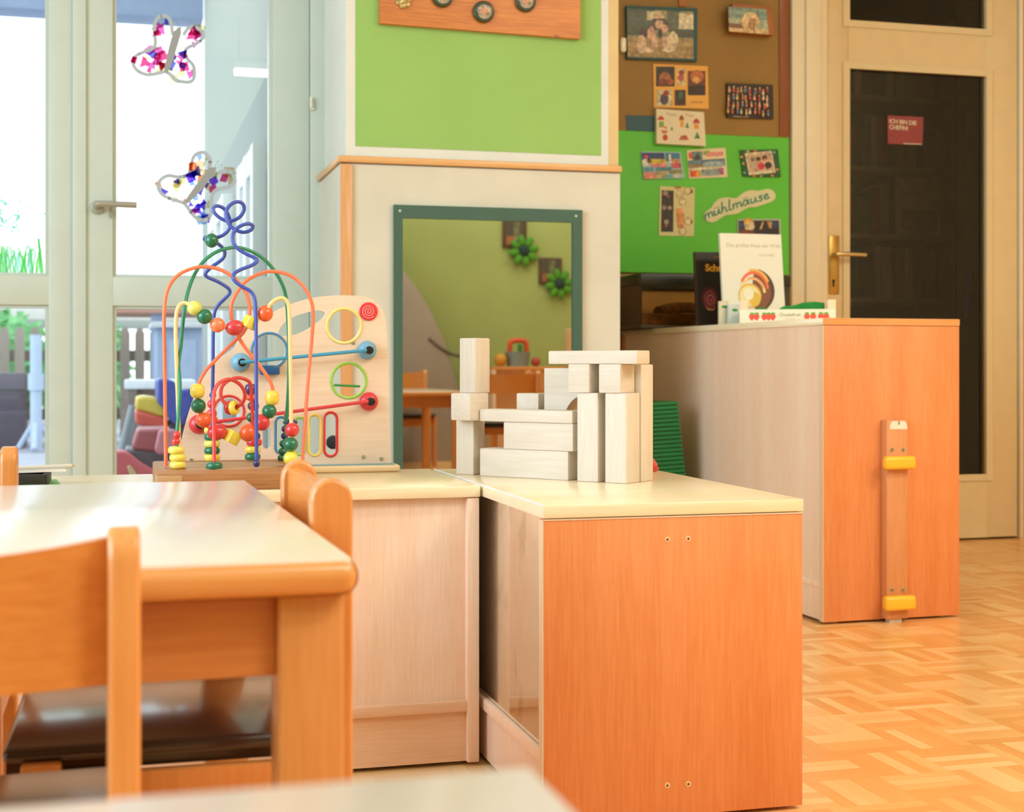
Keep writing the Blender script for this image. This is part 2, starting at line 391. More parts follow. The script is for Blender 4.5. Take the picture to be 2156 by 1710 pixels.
def inner_door():
    t = thing('door_1', 'cream painted door with two glass panes and brass lever', 'door', ((dx0+dx1)/2, Yd, 0), kind='structure')
    mb = MB(); mb.box(cx0, dx0-.004, Yd-.025, Yd+.02, 0, 2.5, .006); mb.box(cx0+.05, dx0-.03, Yd-.035, Yd-.02, 0, 2.5, .008)
    mb.box(dx1+.004, dx1+.016, Yd-.025, Yd+.02, 0, 2.5, .006)
    mb.build('casing', mat('eaddc0', .4, var=.02), t)
    ga, gb = AY(1783, 300, Yd).x, AY(2074, 300, Yd).x
    zs = [AY(1783, 46, Yd).z, AY(1783, 143, Yd).z, AY(2030, 1001, Yd).z]
    mb = MB(); mb.box(dx0, ga, Yd-.01, Yd+.03, .008, 2.42, .003); mb.box(gb, dx1, Yd-.01, Yd+.03, .008, 2.42, .003)
    mb.box(ga, gb, Yd-.01, Yd+.03, .008, zs[2]); mb.box(ga, gb, Yd-.01, Yd+.03, zs[1], zs[0]); mb.box(ga, gb, Yd-.01, Yd+.03, 2.34, 2.42)
    leaf = mb.build('door_leaf', DOORP, t)
    mb = MB()
    for z0, z1 in ((zs[2], zs[1]), (zs[0], 2.34)):
        for p, q in ((ga-.022, ga+.004), (gb-.004, gb+.022)): mb.box(p, q, Yd-.016, Yd-.008, z0-.0201, z1+.0201)
        for p, q in ((z0-.02, z0+.004), (z1-.004, z1+.02)): mb.box(ga+.0042, gb-.0042, Yd-.0155, Yd-.008, p, q)
    mb.build('glazing_bead', mat('dcc89c', .4, var=.02), leaf)
    for z0, z1 in ((zs[2], zs[1]), (zs[0], 2.34)):
        MB().box(ga-.002, gb+.002, Yd+.006, Yd+.011, z0-.002, z1+.002).build('pane', DOORGLASS, leaf)
    br = mat('b08d4c', .3, .9)
    a, b = AY(1745, 496, Yd-.01), AY(1766, 620, Yd-.01)
    mb = MB(); mb.box(a.x, b.x, Yd-.015, Yd-.009, b.z, a.z, .002); pl = mb.build('handle_plate', br, t)
    c = AY(1754, 537, Yd-.015); mb = MB(); mb.cyl(c, c+Vector((0, -.045, 0)), .009)
    mb.tube(cr([c+Vector((-.012, -.045, 0)), c+Vector((.03, -.05, 0)), AY(1823, 537, Yd-.06)], 6), .008); mb.build('lever', mat('cdb98a', .25, .9), pl)
    c = AY(1755, 596, Yd-.016); mb = MB(); mb.disc(c+Vector((0, 0, .008)), .0055, .003, (0, 1, 0)); mb.box(c.x-.003, c.x+.003, c.y-.0015, c.y+.0015, c.z-.014, c.z+.006); mb.build('keyhole', BLACK, pl)
inner_door()
# dark room behind the door
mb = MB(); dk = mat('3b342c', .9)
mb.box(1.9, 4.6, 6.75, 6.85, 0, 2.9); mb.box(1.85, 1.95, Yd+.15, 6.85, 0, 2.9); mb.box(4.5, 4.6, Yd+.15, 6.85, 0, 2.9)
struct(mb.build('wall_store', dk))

# ---------------------------------------------------------------- cabinets
ZT = .454
def feet(t, pts, m):
    for x, y in pts: MB().disc((x, y, .003), .016, .006, n=16).build('foot', m, t)
PAD = mat('c9b79c', .6)
def low_cabinet():
    x0, x1, y0, y1 = .566, .962, 1.927, 2.655
    t = thing('low_cabinet', 'low beech cabinet with orange end panel and mirrored side, under the building blocks', 'cabinet', ((x0+x1)/2, (y0+y1)/2, 0), 'beech nursery cabinets')
    MB().box(x0, x1+.001, y0-.002, y1, ZT-.0185, ZT, .002).build('top', TOPW, t)
    mb = MB(); mb.box(x0+.001, x1, y0, y0+.019, .006, ZT-.020, .001); e = mb.build('end_panel', ORANGE, t)
    mb = MB(); mb.box(x0-.0002, x0+.0012, y0+.0003, y0+.0187, .0065, ZT-.0205); mb.box(x0+.001, x1-.001, y0-.0008, y0+.004, ZT-.0215, ZT-.0195); mb.build('edge_band', EDGE, e)
    MB().box(x0+.001, x1, y1-.019, y1, .006, ZT-.020, .001).build('end_panel', ORANGE, t)
    MB().box(x1-.019, x1, y0+.019, y1-.019, .006, ZT-.020).build('side_panel', PALE, t)
    # mirror with a few smears on the side facing the other cabinet
    m = bpy.data.materials.new('smeared_mirror'); m.use_nodes = True; nt = m.node_tree; b = nt.nodes['Principled BSDF']
    tc = nt.nodes.new('ShaderNodeTexCoord'); n = nt.nodes.new('ShaderNodeTexNoise'); n.inputs['Scale'].default_value = 9; n.inputs['Detail'].default_value = 6
    nt.links.new(tc.outputs['Object'], n.inputs['Vector']); r = nt.nodes.new('ShaderNodeValToRGB'); nt.links.new(n.outputs[0], r.inputs[0])
    r.color_ramp.elements[0].position = .62; r.color_ramp.elements[0].color = (.84, .83, .78, 1); r.color_ramp.elements[1].position = .78; r.color_ramp.elements[1].color = (.5, .42, .32, 1)
    nt.links.new(r.outputs[0], b.inputs['Base Color']); b.inputs['Metallic'].default_value = 1; b.inputs['Roughness'].default_value = .06
    MB().box(x0+.010, x0+.014, y0+.019, y1-.02, .109, ZT-.019).build('mirror_panel', m, t)
    MB().box(x0+.002, x0+.022, y0+.019, y1-.02, .088, .107, .002).build('shelf_edge', PALE, t)
    MB().box(x0+.008, x0+.020, y0+.019, y1-.02, .008, .088).build('plinth', PALE, t)
    a = AZ(914, 987, ZT); MB().box(x0-.0003, x0+.0028, y0+.004, y1-.002, ZT-.0012, ZT+.0009).build('edge_strip', mat('f0eef2', .3), t)
    for u, v in ((1405, 1136), (1449, 1134.5), (1405, 1654), (1449, 1651)):
        c = AY(u, v, y0); sc = MB().disc(c+Vector((0, -.0002, 0)), .0042, .0008, (0, 1, 0), n=14).build('screw_cover', mat('efbd8e', .5), t)
        MB().disc(c+Vector((0, -.0006, 0)), .0016, .001, (0, 1, 0), n=10).build('screw_hole', BLACK, sc)
    feet(t, ((x0+.03, y0+.03), (x1-.03, y0+.03), (x0+.03, y1-.03), (x1-.03, y1-.03)), PAD)
low_cabinet()

def mirror_side_cabinet():
    x0, x1, y0, y1 = -.64, .5615, 2.269, 2.668
    t = thing('low_cabinet', 'low pale beech cabinet along the back, carrying the bead maze and activity board', 'cabinet', ((x0+x1)/2, (y0+y1)/2, 0), 'beech nursery cabinets')
    MB().box(x0, x1, y0, y1, ZT-.0185, ZT, .002).build('top', TOPW, t)
    MB().box(x1-.021, x1-.001, y0+.003, y1, .006, ZT-.0195, .002).build('end_panel', PALE, t)
    MB().box(x0+.001, x0+.021, y0+.003, y1, .006, ZT-.0195, .002).build('end_panel', PALE, t)
    MB().box(x0+.02, x1-.0205, y0+.018, y0+.030, .10, ZT-.0185).build('front_panel', PALE, t)
    MB().box(x0+.02, x1-.0205, y0+.004, y0+.030, .0885, .1065, .002).build('shelf_edge', PALE_X, t)
    MB().box(x0+.02, x1-.0205, y0+.013, y0+.026, .007, .0885).build('plinth', PALE_X, t)
    MB().box(x0+.02, x1-.0205, y1-.014, y1-.004, .007, ZT-.0185).build('back_panel', PALE, t)
    feet(t, ((x0+.03, y0+.05), (x1-.03, y0+.05), (x0+.03, y1-.03), (x1-.03, y1-.03)), PAD)
mirror_side_cabinet()

ZH = .767
def tall_cabinet():
    x0, x1, y0, y1 = 1.692, 2.083, 3.277, 4.68
    t = thing('tall_cabinet', 'tall beech cabinet with orange end panel, carrying the books and the fruit crate', 'cabinet', ((x0+x1)/2, (y0+y1)/2, 0), 'beech nursery cabinets')
    MB().box(x0, x1, y0-.001, y1, ZH-.0175, ZH, .002).build('top', TOPWY, t)
    tag(MB().box(x0, x1, y0-.0016, y0+.0005, ZH-.017, ZH-.0004).build('front_edge', ORANGE_X, t), 'orange front edge of the top')
    e = MB().box(x0+.001, x1, y0, y0+.019, .006, ZH-.0185, .001).build('end_panel', ORANGE, t)
    MB().box(x0-.0003, x0+.0013, y0+.0003, y0+.0187, .0065, ZH-.019).build('edge_band', EDGE, e)
    MB().box(x0+.001, x1, y1-.019, y1, .006, ZH-.0185, .001).build('end_panel', ORANGE, t)
    MB().box(x0+.006, x0+.018, y0+.019, y1-.019, .08, ZH-.0175).build('side_panel', PALE, t)
    MB().box(x0+.0015, x0+.020, y0+.019, y1-.019, .0885, .1065, .002).build('shelf_edge', PALE, t)
    MB().box(x0+.005, x0+.018, y0+.019, y1-.019, .008, .0885).build('plinth', PALE, t)
    MB().box(x1-.018, x1-.002, y0+.019, y1-.019, .008, ZH-.0175).build('side_panel', PALE, t)
    feet(t, ((x0+.04, y0+.03), (x1-.04, y0+.03), (x0+.04, y1-.03), (x1-.04, y1-.03)), PAD)
    # post with two pegs on the end panel
    yb = y0-.001; yf = yb-.028
    p = thing('hanging_post', 'slim wooden post with two yellow pegs, screwed to the orange end panel', 'post', (1.87, yf, 0))
    a, b = AY(1868.5, 885, yf), AY(1914, 1308, yf)
    MB().box(a.x, b.x, yf, yb, .010, a.z, .002).build('bar', wood('df9a68', 'd18850', 'z', 9, .5, .1), p)
    mb = MB(); mb.box(a.x+.010, b.x-.016, yf+.004, yb-.004, 0, .011); mb.build('foot', PAD, p)
    YEL = mat('fcbf2c', .35, coat=.3, var=.02)
    for v0, v1 in ((962, 989), (1258, 1286)):
        c0, c1 = AY(1868, v0, yf-.026), AY(1933, v1, yf-.026)
        MB().box(c0.x, c1.x, yf-.026, yf, c1.z, c0.z, .009, seg=4).build('peg', YEL, p)
    for u, v in ((1879, 947), (1903, 947), (1879, 1242.5), (1903, 1242.5)):
        c = AY(u, v, yf); mb = MB(); mb.disc(c+Vector((0, -.0008, 0)), .0055, .0022, (0, 1, 0), n=18); s = mb.build('screw', SCREW, p)
        mb = MB(); mb.obox(c+Vector((0, -.002, 0)), (.006, .0006, .0012)); mb.obox(c+Vector((0, -.002, 0)), (.0012, .0006, .006)); mb.build('screw_slot', DARK, s)
    pts = [(1875, 904), (1912, 904), (1911, 894), (1907, 887), (1880, 887), (1876, 893)]
    mb = MB(); mb.prism([AY(u, v, yf) for u, v in pts], (0, -.0008, 0)); s = mb.build('number_tag', mat('efe6cf', .5), p)
    mb = MB(); text(mb, '3', .013, AY(1894, 891, yf-.001)+Vector((0, 0, -.0035)), (1, 0, 0), (0, 0, .8), thick=.0004); mb.build('number', BLACK, s)
    Q = Matrix.Translation((x0, y0, 0)) @ Matrix.Rotation(math.radians(1.45), 4, 'Z') @ Matrix.Translation((-x0, -y0, 0))
    for o in (t, p): o.location = Q @ o.location; o.rotation_euler.z = math.radians(1.45)
tall_cabinet()

# ---------------------------------------------------------------- building blocks on the low cabinet
e1 = Vector((-math.cos(math.radians(49.5)), math.sin(math.radians(49.5)), 0)); e2 = Vector((e1.y, -e1.x, 0))
O0 = AZ(1318.7, 1019.2, ZT)
RB = Matrix(((-e1.x, e2.x, 0, 0), (-e1.y, e2.y, 0, 0), (0, 0, 1, 0), (0, 0, 0, 1)))
GB = 'natural wooden building blocks'
def block(label, a0, a1, b0, b1, z0, z1, grain, name='wooden_block'):
    c = O0+e1*((a0+a1)/2)+e2*((b0+b1)/2); c.z = ZT+z0
    mb = MB(); mb.box(a0-(a0+a1)/2, a1-(a0+a1)/2, b0-(b0+b1)/2, b1-(b0+b1)/2, 0, z1-z0, .0022)
    o = mb.build(name, BLOCKS['xyz'.index(grain)], loc=(0, 0, 0)); o.matrix_world = Matrix.Translation(c) @ RB
    o.rotation_euler = RB.to_euler(); o.location = c
    return tag(o, label, 'building block', GB)
H1, H2, H3 = .149, .197, .2195
block('upright pale block at the front right corner of the block castle', 0, .041, 0, .046, 0, H1, 'z')
block('upright pale block, second pillar from the right front corner of the castle', .055, .096, .001, .045, 0, H1, 'z')
block('tallest upright block, behind the front right corner pillar', -.001, .040, .048, .090, 0, H2-.0005, 'z')
block('short block on the front right corner pillar, under the roof slab', .010, .052, -.002, .046, H1, H2, 'x')
block('short block on the second pillar, under the left half of the roof slab', .070, .112, -.002, .040, H1, H2, 'x')
block('long flat roof slab across the top right of the block castle', -.020, .153, .000, .044, H2, H3, 'x')
block('long pale block at the bottom of the low front wall', .116, .300, .005, .049, 0, .049, 'x')
block('pale block with a dark knot, middle of the low front wall', .107, .250, .006, .049, .049, .0965, 'x')
block('flat pale plank on top of the low front wall', .107, .300, .004, .049, .0965, .118, 'x')
block('long block lying hidden behind the low front wall', .105, .285, .052, .096, 0, .049, 'x')
block('second long block lying hidden behind the low front wall, upper one', .100, .280, .052, .096, .049, .098, 'x')
block('small pale cube peeping over the front wall, left of the arch', .207, .254, .052, .097, .098, .1455, 'y')
def arch():
    b0, b1, z0, z1 = .054, .096, .098, .190
    aR, aL, ac, r = .020, .196, .108, .047
    lp = [(aR, z0), (aR, z1), (aL, z1), (aL, z0), (ac+r, z0)]+[(ac+r*math.cos(k*PI/16), z0+r*math.sin(k*PI/16)) for k in range(1, 16)]+[(ac-r, z0)]
    c = O0+e1*ac+e2*((b0+b1)/2); c.z = ZT+z0
    mb = MB(); add_flat(mb, [[(ac-x, z-z0) for x, z in lp]], b1-b0, 0)
    o = mb.build('wooden_block', BLOCKS[0], loc=(0, 0, 0)); o.location = c; o.rotation_euler = RB.to_euler()
    bv = o.modifiers.new('bevel', 'BEVEL'); bv.width = .002; bv.segments = 2
    tag(o, 'pale block with a round archway, standing behind the front wall', 'building block', GB)
arch()
def left_block(label, uc, vb, s, z0, z1, ang, grain):
    c = AZ(uc, vb, ZT); c = Vector((c.x, c.y, 0))
    d = Vector((-math.cos(math.radians(ang)), math.sin(math.radians(ang)), 0)); q = Vector((d.y, -d.x, 0))
    c = c+d*s/2+q*s/2; c.z = ZT+z0
    mb = MB(); mb.box(-s/2, s/2, -s/2, s/2, 0, z1-z0, .0024); o = mb.build('wooden_block', BLOCKS['xyz'.index(grain)], loc=(0, 0, 0))
    o.location = c; o.rotation_euler = (0, 0, PI-math.radians(ang)); return tag(o, label, 'building block', GB)
left_block('upright pale block at the foot of the left tower', 997, 1000.5, .038, 0, .0975, 47, 'z')
left_block('cube in the middle of the left tower', 990, 1003.5, .048, .0975, .1455, 57, 'y')
left_block('upright block on top of the left tower', 1000.5, 1001, .039, .1455, .2435, 57, 'z')

# ---------------------------------------------------------------- bead maze
def bead_maze():
    x0, x1, y0, y1, zb = .053, .287, 2.287, 2.592, .482
    t = thing('bead_maze', 'bead maze with bright wires and wooden beads on a brown wooden base', 'toy', ((x0+x1)/2, 2.44, ZT))
    bw = wood('b8814f', '9a6238', 'x', 10, .55, .1); bl = wood('d0a97c', 'b98d60', 'x', 10, .6, .05)
    base = MB().box(x0, x1, y0, y1, ZT, zb, .003).build('base', bw, t)
    MB().box(x0-.0006, AY(384, 1000, y0).x, y0-.0008, y0+.05, ZT+.0003, zb-.003, .002).build('corner_piece', bl, base)
    mb = MB(); mb.disc(((x0+x1)/2, 2.45, zb), .095, .0012, n=40); mb.build('base_inlay', wood('c6a681', 'a98a66', 'x', 10, .6, .05), base)
    def C(x, y, Y): return AY(320+x/2.672, 400+y/2.672, Y)
    def wire(col, pts, Ya, Yb, r=.0031, label=None):
        n = len(pts); P = [C(p[0], p[1], p[2] if len(p) > 2 else Ya+(Yb-Ya)*i/(n-1)) for i, p in enumerate(pts)]
        w = MB().tube(cr(P, 6), r, 10).build('wire', mat(col, .35, coat=.3, var=.02), t)
        if label: w['label'] = label
    YF, YB = 2.385, 2.545
    BLUE, NAVY, GRN, YEL, YG, ORG, ORR, RED = '3d51b2', '2b2a68', '16704c', 'f7dc52', 'dbe070', 'fb8557', 'f8642f', 'e0383c'
    wire('fb8158', [(78, 1556), (74, 1200), (70, 900), (68, 700), (85, 570), (140, 485), (225, 442), (310, 433), (400, 455), (480, 512), (530, 580), (550, 665), (545, 730), (515, 800), (440, 875), (345, 970), (290, 1035), (258, 1110), (256, 1190), (275, 1265), (320, 1335), (400, 1380), (455, 1388), (540, 1367), (615, 1320), (660, 1245), (682, 1165), (668, 1085), (600, 980), (505, 860), (455, 750), (445, 660), (470, 590), (530, 512), (620, 467), (690, 459), (780, 482), (850, 540), (892, 615), (907, 700), (900, 830), (880, 1050), (862, 1300), (846, 1545)], 2.43, 2.43, label='orange wire')
    wire('228a63', [(142, 1560), (140, 1390), (150, 1250), (157, 1100), (149, 980), (163, 870), (172, 760), (186, 650), (206, 560), (242, 470), (292, 400), (360, 350), (430, 328), (490, 325), (560, 346), (630, 390), (692, 460), (736, 540), (756, 620), (766, 760), (770, 900), (768, 1100), (758, 1270), (748, 1400), (728, 1525)], YF, YB, label='green wire')
    wire('fbd795', [(158, 1560, 2.41), (150, 1330, 2.41), (146, 1200, 2.41), (139, 1000, 2.41), (133, 800, 2.41), (139, 690, 2.41), (160, 645, 2.41), (195, 638, 2.41), (240, 665, 2.40), (295, 712, 2.40), (368, 760, 2.40), (465, 775, 2.40), (550, 745, 2.40), (637, 692, 2.40), (665, 645, 2.39), (700, 616, 2.39), (740, 610, 2.39), (765, 640, 2.39), (773, 710, 2.39), (777, 900, 2.39), (783, 1300, 2.39), (782, 1545, 2.39)], 0, 0, .0033, label='cream wire')
    wire(BLUE, [(588, 1560), (588, 1300), (586, 900), (584, 700), (577, 610), (553, 570), (500, 540), (460, 505), (462, 472), (500, 448), (560, 425), (590, 403), (578, 383), (530, 360), (480, 328), (455, 285), (460, 240), (490, 207), (540, 190), (567, 203), (553, 228), (510, 238), (465, 222), (432, 190), (416, 140), (430, 95), (470, 68), (508, 75), (518, 112), (490, 155), (440, 175), (392, 163), (352, 130), (347, 100), (372, 90), (408, 108), (433, 152), (440, 200), (420, 238), (378, 264), (325, 266), (297, 268), (302, 284), (345, 292), (384, 312), (409, 350), (395, 390), (340, 430), (302, 468), (312, 490), (370, 516), (425, 550), (438, 575), (420, 602), (372, 650), (351, 695), (345, 800), (343, 1000), (340, 1180), (337, 1350), (336, 1530)], YF, 2.53, label='blue wire')
    wire('e2423f', [(350, 1530), (348, 1350), (346, 1170), (366, 1100), (410, 1070), (450, 1068), (498, 1098), (523, 1150), (508, 1198), (465, 1224), (425, 1214), (398, 1185), (387, 1150), (396, 1105), (430, 1073), (480, 1057), (530, 1068), (556, 1098), (560, 1180), (568, 1300), (572, 1420), (566, 1515)], 2.37, 2.52, label='red wire')
    def bead(x, y, r, col, Y, kind='ball', ry=None):
        c = C(x, y, Y); k = Y/2.672/FPX*1.0; R = r*k; RY = (ry or r)*k
        mb = MB()
        if kind == 'ball': mb.ball(c, 1, (R, R, RY), n=20)
        elif kind == 'oval': mb.ball(c, 1, (R, RY, RY), Matrix.Rotation(-.15, 4, 'Y'), n=20)
        elif kind == 'disc': mb.disc(c, R, 2*RY, (0, 0, 1), RY*.85)
        elif kind == 'cube': mb.obox(c, (R*1.7,)*3, bevel=.0015, R=Matrix.Rotation(.5, 4, 'Y') @ Matrix.Rotation(.5, 4, 'Z'))
        elif kind == 'ring': mb.disc(c, R, .010, (.75, -.6, .1), .004, hole=R*.42)
        elif kind == 'barrel': mb.disc(c, R, 2*RY, (0, 0, 1), RY*.75)
        o = mb.build('bead', mat(col, .28, coat=.5, var=.02), t)
        return o
    for x, y, r, col, kd, ry in ((240, 665, 41, YG, 'ball', None), (295, 712, 43, GRN, 'ball', None), (368, 760, 42, ORG, 'ball', None), (465, 775, 52, 'd43a40', 'oval', 44), (550, 746, 38, 'f1e05c', 'cube', None), (637, 695, 44, ORR, 'ball', 47)): bead(x, y, r, col, 2.40, kd, ry)
    for x, y, r, col, kd, ry in ((256, 1131, 40, YEL, 'barrel', 41), (261, 1215, 41, GRN, 'ball', None), (291, 1295, 43, ORR, 'ball', None), (365, 1363, 54, RED, 'oval', 45), (452, 1390, 41, YEL, 'cube', None), (540, 1367, 48, ORR, 'oval', 50), (618, 1310, 45, RED, 'ball', None), (660, 1245, 41, GRN, 'ball', None), (676, 1170, 40, YEL, 'barrel', 43)): bead(x, y, r, col, 2.43, kd, ry)
    for x, y, r, col, kd, ry in ((140, 1379, 20, RED, 'ball', 23), (134, 1416, 23, RED, 'ball', 22), (137, 1464, 45, 'f5e062', 'disc', 21), (145, 1506, 45, 'f5de5c', 'disc', 21), (145, 1547, 44, 'f5e062', 'disc', 21)): bead(x, y, r, col, 2.39, kd, ry)
    for x, y, r, col in ((788, 1350, 41, RED), (780, 1432, 42, GRN), (780, 1511, 41, YEL)): bead(x, y, r, col, 2.39, 'ball', 41)
    for x, y, r, col, ry in ((757, 1268, 15, RED, 16), (778, 1308, 42, NAVY, 20), (748, 1345, 20, NAVY, 20), (745, 1385, 20, NAVY, 20), (740, 1428, 24, GRN, 22), (735, 1470, 24, GRN, 20), (729, 1508, 23, GRN, 20)): bead(x, y, r, col, 2.54, 'ball', ry)
    bead(588, 1538, 19, NAVY, 2.385, 'ball', 22); bead(342, 1155, 19, NAVY, 2.53); bead(335, 285, 37, GRN, 2.47, 'ball', 40)
    for y, col, ry, r in ((1205, RED, 26, 26), (1257, RED, 26, 28)): bead(337, y, r, col, 2.53, 'ball', ry)
    for y, col in ((1352, YEL), (1390, GRN), (1428, 'e9e36c'), (1467, GRN), (1505, YEL)): bead(338, y, 44, col, 2.53, 'disc', 20)
    bead(350, 1553, 46, GRN, 2.37, 'disc', 22)
    for x, y, r, col, kd, ry in ((555, 1121, 33, NAVY, 'barrel', 30), (557, 1168, 32, ORR, 'ball', 20), (570, 1215, 32, NAVY, 'ball', 30), (561, 1280, 30, GRN, 'ball', 29), (570, 1335, 34, ORR, 'ball', 28), (580, 1385, 30, NAVY, 'ball', 25), (575, 1420, 44, RED, 'disc', 21), (568, 1461, 43, YEL, 'disc', 20), (566, 1501, 44, GRN, 'disc', 20)): bead(x, y, r, col, 2.52, kd, ry)
    bead(436, 1225, 40, RED, 2.445, 'ring'); bead(462, 1226, 41, YEL, 2.43, 'ring')
bead_maze()

# ---------------------------------------------------------------- activity board with cut-outs
def activity_board():
    Yb = 2.640; th = .012
    t = thing('activity_board', 'curved plywood activity board with round cut-outs, coloured rings and slide rods', 'toy', (.30, Yb, ZT))
    def Q(p): c = AY(p[0], p[1], Yb); return (c.x, c.z)
    def F(x, y): return (320+x/2.672, 400+y/2.672)
    out = [F(160, 1590), F(160, 1440), F(185, 1330), F(225, 1200), F(290, 1060), F(370, 960), F(450, 900), F(505, 820), F(570, 760), F(660, 700), F(760, 650), F(880, 612), F(1000, 596), F(1110, 594), F(1200, 603), F(1260, 635), F(1300, 690), F(1316, 780), F(1326, 1000), F(1332, 1300), F(1340, 1590)]
    out = [(p.x, p.y) for p in cr([Vector((a, b, 0)) for a, b in out[1:-1]], 5)]; out = [F(160, 1590)]+out+[F(1340, 1590)]
    slot = lambda x, y, w, h: [F(x+w*math.cos(a), y+(h if s > 0 else -h)+w*math.sin(a)) for s in (1, -1) for a in [(0 if s > 0 else PI)+PI*k/10 for k in range(11)]]
    hd = [(712, 790), (745, 745), (800, 712), (870, 690), (930, 678), (968, 690), (965, 715), (930, 745), (870, 785), (800, 815), (740, 822), (712, 812)]
    hand = [(p.x, p.y) for p in cr([Vector((*F(*q), 0)) for q in hd], 4, True)]
    circ = lambda x, y, r: [F(*q) for q in pxc(x, y, r, 32)]
    holes = [hand, circ(1080, 765, 88), circ(660, 905, 90), circ(1107, 1073, 90), circ(432, 1245, 70)]+[slot(*q) for q in ((645, 1390, 24, 42), (725, 1380, 24, 72), (830, 1385, 26, 72), (915, 1380, 25, 82), (1005, 1375, 28, 85))]
    mb = MB(); add_flat(mb, [[Q(p) for p in l] for l in [out]+holes], th, Yb)
    MB_ = mb.build('board', wood('f4d9c2', 'eacaac', 'x', 7, .4, .2), t)
    # plate under the board
    a = .292; b = AY(843, 990, 2.605).x; mb = MB(); mb.box(a, b, 2.603, 2.686, ZT, ZT+.013, .0045, seg=3); pl = mb.build('base_plate', wood('ecd0a4', 'e2c08c', 'x', 7, .4, .2), t)
    MB().box(a+.003, b-.010, 2.607, 2.684, ZT+.0128, ZT+.0140).build('blue_inlay', mat('6f9fae', .5), pl)
    yf = Yb-th/2
    def ring(x, y, r, col, name='ring'):
        MB().tube([AY(*F(*q), yf) for q in pxc(x, y, r, 40)], .0024, 8, True).build(name, mat(col, .4, coat=.2, var=.02), t)
    ring(1080, 765, 97, 'f3de7c'); ring(660, 905, 100, '3f86b5'); ring(1107, 1073, 98, '93cf45'); ring(432, 1245, 86, 'd9363c')
    for x, y, w, h, col in ((725, 1380, 30, 72, '3b7fa5'), (830, 1385, 32, 72, 'a5cf52'), (915, 1380, 33, 82, 'f2cf62'), (1005, 1375, 36, 88, 'da3038')):
        MB().tube([AY(*q, yf) for q in slot(x, y, w, h)], .0024, 8, True).build('slot_rim', mat(col, .4, coat=.2, var=.02), t)
    def rod(x0, y0, x1, y1, col, kc):
        for i, (x, y) in enumerate(((x0, y0), (x1, y1))):
            c = AY(*F(x, y), yf); mb = MB(); mb.ball(c+Vector((0, -.006, 0)), .0175, (1, .8, 1)); k = mb.build('knob', mat(kc, .4, coat=.3, var=.02), t)
            mb = MB(); mb.disc(c+Vector((.002, -.0196, 0)), .0075, .004, (0, 1, 0)); mb.build('knob_hole', BLACK, k)
        a, b = AY(*F(x0, y0), yf-.024), AY(*F(x1, y1), yf-.024); MB().cyl(a, b, .0032).build('rod', mat(col, .35, coat=.3, var=.02), t)
    rod(497, 971, 1208, 902, '3e9ac0', '74a9c6'); rod(262, 1318, 1217, 1190, 'db3a40', 'd7333b')
    c = AY(*F(660, 1012), yf); mb = MB(); mb.box(c.x-.017, c.x+.017, yf-.02, yf, c.z-.009, c.z+.008, .003); mb.build('slider', mat('1d5588', .4), t)
    c0, c1 = AY(*F(1025, 1098), yf), AY(*F(1170, 1105), yf); MB().cyl(c0, c1, .0022).build('bar', mat('37903c', .4), t)
    c = AY(*F(1218, 684), yf); mb = MB(); mb.disc(c+Vector((0, -.001, 0)), .0170, .003, (0, 1, 0), n=32); d = mb.build('spiral_disc', mat('e5383f', .45, var=.02), t)
    mb = MB(); mb.tube([c+Vector((.0019*k*.5*math.cos(k*1.35), -.0030, .0019*k*.5*math.sin(k*1.35))) for k in [i*.2 for i in range(3, 68)]], .0007, 6); mb.build('spiral', mat('f6b3a6', .5), d)
    c = AY(*F(1011, 1428), Yb); mb = MB(); mb.ball(c+Vector((.004, .014, .002)), .013); mb.build('ball', mat('2e3b4e', .3), t)
    for x, y in ((1132, 860), (1190, 1503), (1290, 1513), (220, 1522)):
        MB().disc(AY(*F(x, y), yf)+Vector((0, -.0004, 0)), .0038, .0016, (0, 1, 0), n=14).build('screw', SCREW, t)
activity_board()

